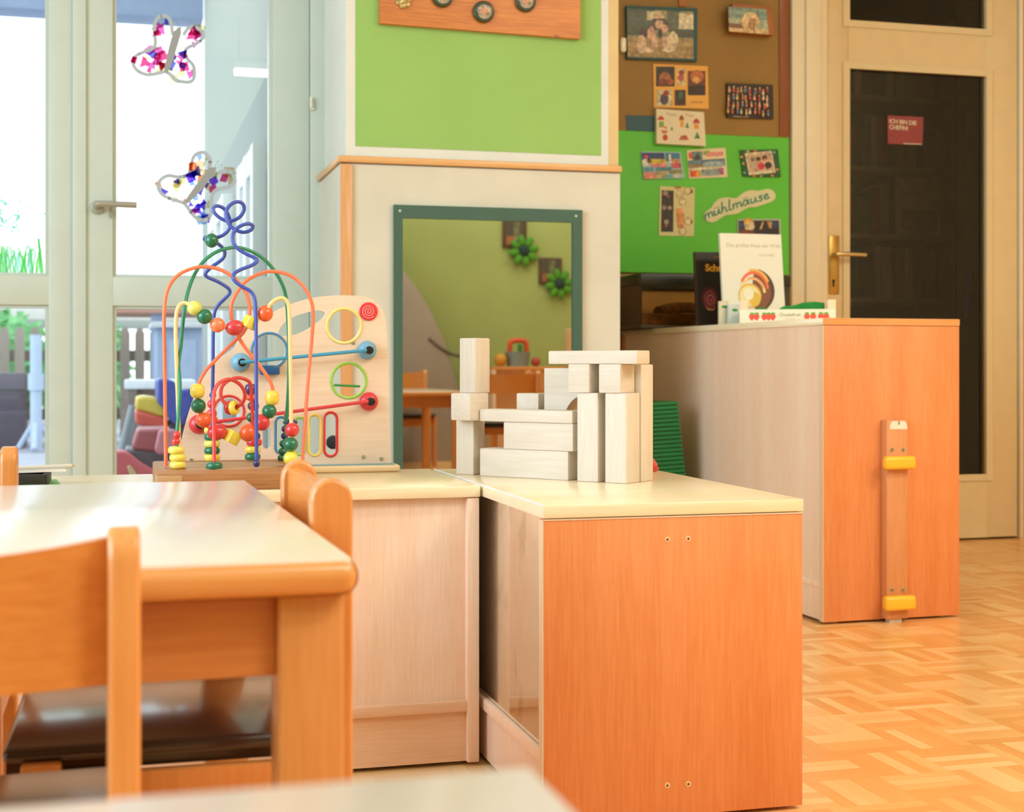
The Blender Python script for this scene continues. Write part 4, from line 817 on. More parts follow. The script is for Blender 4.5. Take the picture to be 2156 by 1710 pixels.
# ---------------------------------------------------------------- on the tall cabinet
def books():
    a, b = AY(1525, 490, 4.02), AY(1655, 497, 4.02); Y = 4.02
    t = thing('book', 'white picture book with a yellow and brown snail shell, standing behind the crate', 'book', ((a.x+b.x)/2, Y, ZH), 'snail books')
    tl = Matrix.Translation(((a.x+b.x)/2, Y, ZH)) @ Matrix.Rotation(math.radians(-7), 4, 'X')
    W, H = (b.x-a.x), a.z-ZH+.004
    MB().box(-W/2, W/2, 0, .002, 0, H, M=tl).build('cover', mat('e9e4d2', .4, coat=.2, var=.01), t)
    MB().box(-W/2+.002, W/2-.003, .002, .010, .002, H-.003, M=tl).build('pages', mat('ded8c4', .8), t)
    MB().box(-W/2, W/2, .010, .012, 0, H, M=tl).build('back_cover', mat('e4dec8', .4), t)
    def P(u, v, o=.0004):  # pixel -> cover plane
        p = AY(u, v, Y); return tl @ Vector((p.x-(a.x+b.x)/2, -o, (p.z-ZH)))
    K8 = lambda x, y: (1440+x/6.341, 480+y/6.341)
    mb = MB()
    def fan(col, pts, o): mb.use(mat(col, .4, coat=.2, var=.05)); mb.prism([P(*K8(x, y), o) for x, y in pts], tl.to_3x3() @ Vector((0, -.0002, 0)))
    arc = lambda cx, cy, r, a0, a1, n=16, ry=None: [(cx+r*math.cos(math.radians(a0+(a1-a0)*k/n)), cy-(ry or r)*math.sin(math.radians(a0+(a1-a0)*k/n))) for k in range(n+1)]
    fan('4c2418', arc(960, 830, 275, -60, 75, 20, 300)+[(960, 700), (980, 1100)], .0004)
    fan('7c4424', arc(950, 850, 235, -62, 85, 20, 270)+[(940, 760), (960, 1090)], .0007)
    fan('e8b648', arc(960, 800, 220, 20, 105, 16, 265)+arc(960, 800, 160, 105, 20, 16, 215), .0010)
    fan('f06a40', arc(960, 830, 200, 5, 150, 18, 265)+arc(960, 830, 170, 150, 5, 18, 225), .0013)
    fan('f2d588', arc(940, 860, 175, 0, 160, 18, 215)+arc(940, 860, 140, 160, 0, 18, 180), .0013)
    fan('f08a58', arc(950, 850, 150, 15, 120, 16, 205)+arc(950, 850, 130, 120, 15, 16, 185), .0016)
    fan('e6b53e', pxc(900, 900, 152, 26, 165), .0019); fan('efe0a0', pxc(895, 905, 135, 26, 140), .0022); fan('e2b83c', pxc(960, 950, 75, 18, 100), .0025); fan('f3edd0', pxc(880, 880, 70, 18, 80), .0028)
    mb.build('shell_picture', None, t)
    mb = MB(); g = mat('bdb592', .6); R3 = tl.to_3x3(); ex, ey = R3 @ Vector((1, 0, 0)), R3 @ Vector((0, 0, 1))
    text(mb, 'Das größte Haus der Welt', .0165, P(*K8(985, 240)), ex, ey); mb.build('title', g, t); mb = MB(); text(mb, 'Leo Lionni', .012, P(*K8(1150, 362)), ex, ey); mb.build('author_line', g, t)
    # black snail book
    Y2 = 4.17; a, b = AY(1471, 528, Y2), AY(1575, 532, Y2); bx = a.x
    t = thing('book', 'black snail book with orange lettering, left of the white book', 'book', ((a.x+b.x)/2, Y2, ZH), 'snail books')
    R = Matrix.Translation(((a.x+b.x)/2, Y2, ZH)) @ Matrix.Rotation(math.radians(-6), 4, 'X'); W = b.x-a.x; H = a.z-ZH
    cv = mat('211c1a', .35, coat=.3, var=.1)
    MB().box(-W/2, W/2, 0, .002, 0, H, M=R).build('cover', cv, t); MB().box(-W/2+.003, W/2-.003, .002, .016, .003, H-.003, M=R).build('pages', mat('d2c8b2', .8), t)
    mb = MB(); mb.box(-W/2-.002, -W/2+.002, 0, .018, 0, H, M=R); mb.box(-W/2, W/2, .016, .018, 0, H, M=R); mb.build('back_cover', mat('4a2f26', .4), t)
    def P2(u, v, o=.0005): p = AY(u, v, Y2); return R @ Vector((p.x-(a.x+b.x)/2, -o, p.z-ZH))
    R3 = R.to_3x3(); ex, ey = R3 @ Vector((1, 0, 0)), R3 @ Vector((0, 0, 1))
    mb = MB(); mb.use(mat('f0a52a', .5)); text(mb, 'Schnecken', .030, P2(1490, 569), ex, ey, 'LEFT', spacing=1.0, thick=.0012); mb.use(mat('b5652c', .5)); text(mb, 'natur und tiere', .008, P2(1509, 540), ex, ey, 'LEFT'); mb.build('lettering', None, t)
    mb = MB()
    for i, (r, col) in enumerate(((158, '4a1f20'), (120, '8c3a3c'), (95, '5a2628'), (75, 'a8666a'), (55, '6f2428'), (32, 'b0404a'))):
        mb.use(mat(col, .4, coat=.2)); c = K8(375-.10*r, 950-.2*r+20); mb.prism([P2(c[0]+r/6.341*.72*math.cos(k*PI/12), c[1]+r/6.341*math.sin(k*PI/12), .0004+.0003*i) for k in range(24)], R3 @ Vector((0, -.0002, 0)))
    mb.use(mat('c98a5a', .4)); mb.prism([P2(*K8(x, y), .003) for x, y in ((285, 1040), (330, 1075), (390, 1085), (425, 1050), (400, 1100), (330, 1100))], R3 @ Vector((0, -.0002, 0)))
    mb.build('shell_picture', None, t)
books()
def crate():
    A, B = AX(1558, 672, 1.712), AY(1760, 668, 3.705)
    A, B = Vector((A.x, A.y, ZH)), Vector((B.x, B.y, ZH)); d = (B-A); Lc = d.length; d.normalize(); n = Vector((-d.y, d.x, 0)); n = n if n.x > 0 else -n
    W = .14
    R = Matrix(((d.x, n.x, 0, A.x), (d.y, n.y, 0, A.y), (0, 0, 1, ZH), (0, 0, 0, 1)))
    t = thing('fruit_crate', 'small white fruit crate printed with strawberries, on the tall cabinet', 'crate', A+d*Lc/2)
    hz = lambda u, v: (AX(u, v, 1.745).z-ZH)
    hh = .041; hp = .068
    wh = mat('f3e6cb', .6, var=.02)
    f = MB().box(0, Lc, 0, .006, .002, hh, .001, R).build('front_board', wh, t); MB().box(0, Lc, W-.006, W, .002, hh, .001, R).build('rear_board', wh, t)
    MB().box(0, .006, .006, W-.006, .002, hh, .001, R).build('side_board', wh, t); MB().box(Lc-.006, Lc, .006, W-.006, .002, hh, .001, R).build('side_board', wh, t)
    MB().box(.004, Lc-.004, .004, W-.004, 0, .004, 0, R).build('bottom', wh, t)
    for x in (-.001, Lc-.024):
        for y in (.006, W-.024): MB().box(x+.001, x+.024, y, y+.018, .004, hp, .001, R).build('corner_post', mat('efd6ae', .6), t)
    RD, LG = mat('f2543c', .5), mat('6aa83a', .5)
    for i, s in enumerate((.125, .175, .255, .30, .345, .70, .765, .845, .90)):
        mb = MB()
        for col, pts in ((RD, [(s*Lc+.0085*math.cos(a)*(1 if math.sin(a) > -.2 else .75), .019+.0098*math.sin(a)) for a in [k*PI/7 for k in range(14)]]), (LG, [(s*Lc-.007, .028), (s*Lc-.002, .0265), (s*Lc+.003, .026), (s*Lc+.0075, .0285), (s*Lc+.003, .032), (s*Lc-.003, .032)])):
            mb.use(col); mb.prism([R @ Vector((x, -.0001-.0001*i-(.0008 if col is LG else 0), z)) for x, z in pts], R.to_3x3() @ Vector((0, -.0003, 0)))
        mb.build('printed_strawberry', None, f)
    mb = MB(); mb.use(mat('8c7a3c', .6)); ex = R.to_3x3() @ Vector((1, 0, 0)); text(mb, 'Onubafruit', .0135, R @ Vector((.525*Lc, -.0006, .021)), ex); mb.use(mat('c9a98c', .6)); text(mb, 'fresh berries', .0055, R @ Vector((.525*Lc, -.0006, .012)), ex)
    mb.build('lettering', None, f)
    def cloth(name, label, pts, y0, y1, col):
        mb = MB(); mb.prism([R @ Vector((x*Lc, y0, z*.80)) for x, z in pts], R.to_3x3() @ Vector((0, y1-y0, 0))); o = mb.build(name, mat(col, .8, var=.15, scale=30)); bv = o.modifiers.new('bevel', 'BEVEL'); bv.width = .004; bv.segments = 2; tag(o, label, 'cloth', 'green felt pieces in the crate')
    cloth('felt_cloth', 'long green felt piece sticking up at the right of the strawberry crate', [(.40, .006), (.41, .055), (.46, .064), (.56, .066), (.66, .076), (.78, .079), (.885, .075), (.885, .006)], .026, .085, '228a34')
    cloth('felt_cloth', 'small green felt piece at the left of the strawberry crate', [(.14, .006), (.14, .052), (.19, .060), (.25, .061), (.30, .052), (.31, .006)], .03, .085, '2b8a34')
crate()
def small_box():
    for nm, lab, u0, u1, v0, v1, Y, col in (('paper_card', 'small cream card leaning at the left of the strawberry crate', 1515, 1534, 634, 676, 3.92, 'd8cfb0'), ('paper_card', 'small pale blue card between the cream card and the strawberry crate', 1534, 1557, 641, 674, 3.90, 'ccd3cc')):
        a, b = AY(u0, v0, Y), AY(u1, v1, Y); t = thing(nm, lab, 'card', ((a.x+b.x)/2, Y, ZH), 'small cards by the crate')
        MB().box(a.x, b.x, Y, Y+.012, ZH+.0005, a.z, .001).build('card', mat(col, .6, var=.06, scale=60), t)
        c = AY((u0+u1)/2+2, v0+12, Y-.0004); mb = MB(); mb.prism([c+Vector((.012*math.cos(k*PI/6)*(.8 if u0 > 1520 else 1), 0, .004*math.sin(k*PI/6)+.0)) for k in range(12)], (0, -.0004, 0)); mb.build('green_mark', mat('2f8a2c', .6), t)
small_box()
def terrarium():
    x0, x1, y0, y1 = 1.618, 2.150, 4.39, 4.70; zt = AY(1480, 577, y0).z
    t = thing('terrarium', 'low glass terrarium with a black lid under the green pinboard', 'terrarium', ((x0+x1)/2, (y0+y1)/2, ZH))
    mb = MB(); lt = zt-.038; mb.box(x0, x1, y0, y0+.03, lt, zt, .004); mb.box(x0, x1, y1-.03, y1, lt, zt, .004); mb.box(x0, x0+.03, y0+.0301, y1-.0301, lt, zt, .004); mb.box(x1-.03, x1, y0+.0301, y1-.0301, lt, zt, .004); mb.build('lid', mat('23251c', .4, var=.2), t)
    MB().box(x0+.002, x1-.002, y0+.002, y1-.002, ZH+.001, ZH+.012, .002).build('bottom_rim', mat('4a3a24', .5), t)
    g = glass('terrarium_glass', (.9, .86, .74), 1.0)
    mb = MB(); mb.box(x0+.003, x1-.003, y0+.003, y0+.007, ZH+.012, zt-.038); mb.box(x0+.003, x0+.007, y0+.007, y1-.007, ZH+.012, zt-.038); mb.box(x1-.007, x1-.003, y0+.007, y1-.007, ZH+.012, zt-.038); mb.build('glass_wall', g, t)
    MB().box(x0+.008, x1-.008, y0+.01, y1-.01, ZH+.012, ZH+.05, .006).build('soil', mat('8c5c30', .95, var=.4, scale=40, bump=.6), t)
    mb = MB(); mb.tube(cr([(x0+.1, y0+.1, ZH+.055), (x0+.2, y0+.15, ZH+.075), (x0+.33, y0+.12, ZH+.065), (x0+.42, y0+.16, ZH+.06)], 6), lambda s: .022-.008*s, 10); mb.build('bark', mat('7a5330', .9, var=.4, scale=50, bump=.6), t)
    MB().ball((x0+.40, y0+.07, ZH+.062), .024, (1, .8, .8)).build('stone', mat('a3622c', .8, var=.2), t)
    MB().box(x0+.008, x1-.008, y1-.012, y1-.008, ZH+.05, zt-.04).build('rear_wall', mat('a87c40', .8, var=.25, scale=9), t)
terrarium()
# things standing behind the low cabinet
def ribbed_panel():
    Y = 3.98; pts = [(1300, 858), (1425, 841), (1430, 846), (1444, 1000), (1452, 1100), (1300, 1100)]
    t = thing('toy_box', 'green ribbed plastic toy box standing on the floor between pillar and tall cabinet', 'box', (1.5, Y+.1, 0))
    a0, a1, b0, b1 = AY(1310, 857, Y), AY(1427, 841, Y), AY(1310, 1000, Y), AY(1443.5, 1000, Y)
    gx = (b1.x-a1.x)/(a1.z-b1.z); xr = lambda z: a1.x+gx*(a1.z-z); xl = lambda z: 1.392; D = .2
    zt = a1.z; mb = MB(); n = 26
    prof = [(0, zt)]
    g = mat('0a7a3a', .4, var=.08, coat=.1)
    mb.prism([(xl(0), Y+.012, .0), (xr(0), Y+.012, .0), (xr(zt-.006), Y+.012, zt-.006), (xl(zt), Y+.012, zt-.018)], (0, D, 0)); mb.build('box_body', g, t)
    mb = MB()
    z = zt-.012
    while z > .03:
        mb.prism([(xl(z), Y+.013, z-.012), (xr(z)+.001, Y+.013, z-.001), (xr(z)+.001, Y+.013, z+.006), (xl(z), Y+.013, z-.005)], (0, -.010, 0)); z -= .0125
    mb.build('ribs', g, t)
ribbed_panel()
def red_toy():
    Y = 2.545; c = AY(1272, 900, Y); k = Y/.9485/FPX
    t = thing('toy_bucket', 'upturned red plastic toy bucket behind the arch of the block castle', 'bucket', (c.x, Y, ZT))
    z = lambda v: AY(1272, v, Y).z
    mb = MB(); mb.lathe([(0, ZT+.002), (.0975, ZT+.002), (112*k, ZT+.012), (98*k, z(958)), (94*k, z(900)), (89*k, z(857)), (78*k, z(836)), (50*k, z(822)), (0, z(816))], (c.x, Y, 0), n=36); mb.build('bucket_body', mat('d0353c', .4, var=.04, coat=.2), t)
    mb = MB(); mb.tube([Vector((c.x+.0975*math.cos(a), Y+.0975*math.sin(a), ZT+.004)) for a in [k2*PI/18 for k2 in range(36)]], .004, 8, True); mb.build('rim', mat('b8262c', .4), t)
red_toy()

# ---------------------------------------------------------------- butterflies and painting on the panes
def butterfly(label, F, wings, body, ants, pal, seed):
    Y = Yw-.0015; r = random.Random(seed); t = thing('butterfly_decoration', label, 'decoration', AY(*F(*body[0]), Y), 'paper butterflies on the window')
    gp = mat('b4bcc6', .8, var=.03)
    polys = []
    mb = MB()
    for wv in wings:
        c = cr([Vector((*F(*q), 0)) for q in wv], 6); polys.append([(p.x, p.y) for p in c]); ns = []
        for i in range(len(c)):
            d = (c[min(i+1, len(c)-1)]-c[max(i-1, 0)]); nn = Vector((-d.y, d.x, 0)).normalized()*4.0; ns.append(nn)
        A = [AY(p.x+n.x, p.y+n.y, Y) for p, n in zip(c, ns)]; B = [AY(p.x-n.x, p.y-n.y, Y) for p, n in zip(c, ns)]
        for i in range(len(c)-1):
            q = [A[i], A[i+1], B[i+1], B[i]]; e = Vector((0, -.0012, 0)); v = [mb.bm.verts.new(x) for x in q]+[mb.bm.verts.new(x+e) for x in q]
            for f in ((0, 1, 2, 3), (7, 6, 5, 4), (0, 4, 5, 1), (1, 5, 6, 2), (2, 6, 7, 3), (3, 7, 4, 0)): mb._f([v[j] for j in f])
    bmesh.ops.remove_doubles(mb.bm, verts=mb.bm.verts, dist=1e-5)
    mb.build('wing_outline', gp, t)
    mb = MB(); mb.prism([AY(*F(*q), Y) for q in body], (0, -.0014, 0)); mb.build('body', mat('9da0a0', .8, var=.03), t)
    mb = MB()
    for a, b in ants: p, q = AY(*F(*a), Y-.001), AY(*F(*b), Y-.001); mb.cyl(p, q, .0009, n=6); mb.ball(q, .0022, n=8)
    mb.build('antennae', gp, t)
    def inside(p, poly):
        x, y = p; ins = False; j = len(poly)-1
        for i in range(len(poly)):
            if (poly[i][1] > y) != (poly[j][1] > y) and x < (poly[j][0]-poly[i][0])*(y-poly[i][1])/(poly[j][1]-poly[i][1])+poly[i][0]: ins = not ins
            j = i
        return ins
    for poly in polys:
        mb = MB(); xs = [p[0] for p in poly]; ys = [p[1] for p in poly]; k = 0; tries = 0
        while k < 22 and tries < 400:
            tries += 1; c = (r.uniform(min(xs), max(xs)), r.uniform(min(ys), max(ys)))
            if not inside(c, poly): continue
            k += 1; a = r.uniform(0, 6.3); s = r.uniform(7, 16); m = r.choice([3, 3, 4])
            mb.use(TISSUE[r.choice(pal)]); mb._f([mb.bm.verts.new(AY(c[0]+s*math.cos(a+j*2*PI/m+r.uniform(-.3, .3)), c[1]+s*math.sin(a+j*2*PI/m), Y-.0002-.00005*k)) for j in range(m)])
        mb.build('tissue_paper', None, t)
def tissue(h):
    m = bpy.data.materials.new('tissue'); m.use_nodes = True; nt = m.node_tree; nt.nodes.remove(nt.nodes['Principled BSDF']); N = nt.nodes.new
    a = N('ShaderNodeBsdfTranslucent'); b = N('ShaderNodeBsdfTransparent'); x = N('ShaderNodeMixShader'); x.inputs[0].default_value = .6
    c = (*lin(h), 1); a.inputs[0].default_value = c; b.inputs[0].default_value = c
    nt.links.new(a.outputs[0], x.inputs[1]); nt.links.new(b.outputs[0], x.inputs[2]); nt.links.new(x.outputs[0], nt.nodes['Material Output'].inputs[0]); return m
TISSUE = {h: tissue(h) for h in ('e0508c', 'd86ab0', '6b6fd0', '5a50b8', 'e7c9a0', 'f08a5a', '7a4fd8', 'd9dca0', '8fb0e8')}
F8 = lambda x, y: (260+x/6.107, 20+y/6.107)
F1 = lambda x, y: (x/3.054, y/3.054)
butterfly('upper paper butterfly with pink tissue wings on the right window pane', F8,
    [[(630, 330), (615, 200), (580, 110), (510, 85), (440, 110), (400, 200), (400, 320), (412, 430), (380, 490), (290, 535), (170, 590), (125, 660), (140, 740), (200, 800), (300, 838), (400, 830), (520, 805)],
     [(770, 330), (810, 270), (850, 235), (910, 228), (985, 260), (1025, 320), (1000, 390), (920, 450), (830, 490), (795, 540), (820, 630), (890, 710), (912, 790), (905, 880), (860, 930), (760, 930), (670, 905), (620, 850), (545, 800)]],
    [(700, 232), (740, 232), (742, 310), (700, 450), (645, 640), (600, 760), (550, 830), (518, 810), (555, 600), (600, 420), (640, 290)], [((700, 240), (655, 170)), ((725, 240), (725, 140)), ((735, 245), (790, 180))], ['e0508c', 'd86ab0', 'd86ab0', '6b6fd0', 'e0508c', 'd9dca0'], 3)
butterfly('lower paper butterfly with orange and violet tissue wings on the right window pane', F1,
    [[(1345, 1085), (1348, 1020), (1305, 980), (1252, 1000), (1228, 1060), (1212, 1120), (1150, 1138), (1080, 1130), (1030, 1160), (1018, 1205), (1042, 1250), (1100, 1280), (1185, 1305)],
     [(1385, 1125), (1440, 1100), (1490, 1112), (1510, 1160), (1478, 1200), (1400, 1218), (1365, 1255), (1360, 1330), (1352, 1390), (1308, 1418), (1258, 1400), (1220, 1355), (1185, 1305)]],
    [(1342, 1080), (1385, 1075), (1390, 1098), (1300, 1220), (1210, 1310), (1180, 1300), (1250, 1200), (1320, 1110)], [((1378, 1080), (1400, 1038)), ((1388, 1085), (1424, 1058))], ['f08a5a', 'e7c9a0', '5a50b8', '7a4fd8', 'e0508c', '8fb0e8', 'd9dca0'], 11)
def painting():
    Y = Yw-.0008; r = random.Random(5); t = thing('window_painting', 'green finger painting of a flower and grass on the left pane', 'painting', AY(40, 580, Y))
    c1, c2, c3 = tissue('a9dccb'), tissue('96dc8c'), tissue('8fc9c0')
    mb = MB()
    def strip(col, p, w):
        mb.use(col); c = cr([Vector((u, v, 0)) for u, v in p], 4)
        for i in range(len(c)-1):
            d = (c[i+1]-c[i]); n = Vector((-d.y, d.x, 0)).normalized()*w
            mb._f([mb.bm.verts.new(q) for q in (AY(c[i].x+n.x, c[i].y+n.y, Y), AY(c[i+1].x+n.x, c[i+1].y+n.y, Y), AY(c[i+1].x-n.x, c[i+1].y-n.y, Y), AY(c[i].x-n.x, c[i].y-n.y, Y))])
    for (u, v, a, L) in ((32, 405, -.9, 11), (62, 414, -.3, 8), (78, 423, -.6, 8), (44, 424, -.5, 4), (57, 435, -.4, 5), (66, 455, -.15, 9), (86, 451, -.1, 9), (46, 488, .3, 9), (-5, 408, .9, 10)):
        cx, sx = math.cos(a), math.sin(a); strip(c3, [(u+cx*L*math.cos(k)-sx*L*.35*math.sin(k), v+sx*L*math.cos(k)+cx*L*.35*math.sin(k)) for k in [i*2*PI/8 for i in range(9)]], 1.0)
    for k in range(26):
        a, q = r.uniform(0, 6.3), r.uniform(.3, 1); u, v = 15+27*q*math.cos(a), 455+30*q*math.sin(a); strip(c1, [(u, v), (u+r.uniform(-8, 8), v+r.uniform(-8, 8)), (u+r.uniform(-10, 10), v+r.uniform(-10, 10))], 1.7)
    for k in range(44):
        u = r.uniform(-10, 80); v = 575; strip(c2 if r.random() > .4 else c1, [(u, v), (u+r.uniform(-6, 6), v-r.uniform(15, 40)), (u+r.uniform(-8, 10), v-r.uniform(35, 62))], 1.9)
    for k in range(5): strip(c2, [(84+k*2, 578), (83+k, 540), (80+k*.5, 502)], 1.6)
    mb.build('paint', None, t)
painting()

# ---------------------------------------------------------------- the garden outside
GRD = -.04
struct(MB().box(-9, 6, Yw+.10, 20, GRD-.05, GRD).build('ground', mat('a9b0bd', .8, var=.08, scale=3)))
def wing():
    X = .50; t = thing('building_wing', 'pale green side wing of the building with white windows, seen through the glass', 'building', (X+1.5, 7, GRD))
    MB().box(X, X+.5, Yw+.12, 9.2, GRD, 4.6).build('wall', mat('a6aea3', .8, var=.02), t)
    z = 1.66; MB().box(X-.012, X, Yw+.2, 9.2, GRD, z, .002).build('plinth', mat('959e9a', .8, var=.02), t)
    def zx(u, v): p = AX(u, v, X-.02); return p
    for y0, y1 in ((5.05, 5.75), (6.6, 7.7)):
        mb = MB(); x1 = X-.012; z0, z1 = .25, 1.42
        for a, b in ((y0, y0+.09), (y1-.09, y1), ((y0+y1)/2-.05, (y0+y1)/2+.05)): mb.box(x1-.05, x1, a, b, z0, z1, .004)
        for a, b in ((z0, z0+.09), (z1-.09, z1)): mb.box(x1-.045, x1, y0+.001, y1-.001, a, b)
        f = mb.build('window_frame', mat('f1f4f6', .5, var=.01), t)
        MB().box(x1-.012, x1-.004, y0+.02, y1-.02, z0+.02, z1-.02).build('pane', mat('c4ccd0', .5, var=.03), f)
wing()
def fence():
    Y = 13.4; t = thing('garden_fence', 'weathered wooden picket fence at the end of the terrace', 'fence', (-2, Y, GRD))
    pm = wood('aaa096', '958b80', 'z', 5, .8, 0)
    mb = MB(); x = -5.0; top = .98
    while x < 1.2:
        w_ = .085; mb.prism([(x, Y, GRD+.03), (x+w_, Y, GRD+.03), (x+w_, Y, top-.05), (x+w_*.75, Y, top), (x+w_*.25, Y, top), (x, Y, top-.05)], (0, .022, 0)); x += .128
    mb.build('pickets', pm, t)
    for z in (.16, .68): MB().box(-5, 1.2, Y+.022, Y+.06, z, z+.10, .004).build('rail', wood('857c74', '706860', 'x', 5, .8, 0), t)
    for x in (-4.9, -3.1, -1.3, .5): MB().box(x, x+.09, Y+.06, Y+.15, GRD, 1.02, .005).build('post', pm, t)
fence()
def foliage(name, label, c, rx, ry, rz, n, col, col2, seed, stem=True):
    r = random.Random(seed); t = thing(name, label, 'hedge' if name == 'hedge' else 'tree', (c[0], c[1], GRD))
    mb = MB()
    for k in range(n):
        a, b = r.uniform(0, 2*PI), math.acos(r.uniform(-1, 1)); q = r.uniform(.75, 1.0)
        p = Vector((c[0]+rx*q*math.sin(b)*math.cos(a), c[1]+ry*q*math.sin(b)*math.sin(a), c[2]+rz*q*math.cos(b))); s = r.uniform(.05, .10)
        d1 = Vector((r.uniform(-1, 1), r.uniform(-1, 1), r.uniform(-1, 1))).normalized(); d2 = d1.orthogonal().normalized()
        v = [mb.bm.verts.new(p+d1*s), mb.bm.verts.new(p+d2*s*.5), mb.bm.verts.new(p-d1*s), mb.bm.verts.new(p-d2*s*.5)]; mb._f(v)
    mb.ball(c, 1, (rx*.85, ry*.85, rz*.88), n=14)
    mb.build('foliage', mat(col, .7, var=.3, scale=9, c2=col2), t)
    MB().cyl((c[0], c[1], GRD), (c[0], c[1], c[2]-rz*.3), .06, .04).build('stem', mat('6d5a44', .9), t)
foliage('hedge', 'bright green hedge behind the fence, left part', (-4.6, 15.0, .75), 1.5, .6, .75, 900, '8fd080', '4f9a58', 1)
foliage('hedge', 'bright green shrub behind the fence, right of the hedge', (-1.2, 15.2, .62), .62, .5, .62, 500, '7cc07a', '4c8f5a', 2)
foliage('hedge', 'bright green shrub behind the fence at the right window pane', (-.28, 14.6, .55), .40, .4, .62, 400, '8ac684', '57986a', 4)
def roofs():
    t = thing('pergola', 'blue grey roof beam across the far end of the terrace', 'pergola', (-3, 9.4, GRD))
    zb = AY(240, 34, 9.3).z; MB().box(-6.5, .50, 9.25, 9.5, zb, zb+.75, .01).build('beam', mat('8ea3c4', .7, var=.06), t)
    for x in (-5.6,): MB().box(x, x+.1, 9.3, 9.4, GRD, zb, .004).build('post', mat('8ea3c4', .7), t)
    t = thing('shed_roof', 'pale low shed roof beyond the fence', 'roof', (-3, 16.6, GRD))
    z = AY(50, 676, 16.5).z; MB().box(-8, 2.2, 16.5, 18.5, z, z+.20, .01).build('eave', mat('d9d4d0', .8, var=.03), t); MB().box(-8, 2.2, 16.45, 16.52, z-.08, z+.02, .004).build('gutter', mat('9ba09c', .6), t)
    for x in (-7.5, -1.0, 1.8): MB().box(x, x+.1, 16.6, 16.7, GRD, z).build('post', mat('a9adb4', .8), t)
    t = thing('shed_roof', 'reddish shed roof edge seen at the top of the right lower pane', 'roof', (.4, 12.2, GRD))
    z = AY(350, 660, 12).z; MB().box(-.45, 3.0, 12.0, 13.1, z, z+.10, .008).build('eave', mat('c08d7c', .8, var=.05), t)
    for u in (318,): p = AY(u, 700, 12.1); MB().box(p.x, p.x+.11, 12.05, 12.15, GRD, z).build('post', mat('93a2b8', .8), t)
roofs()
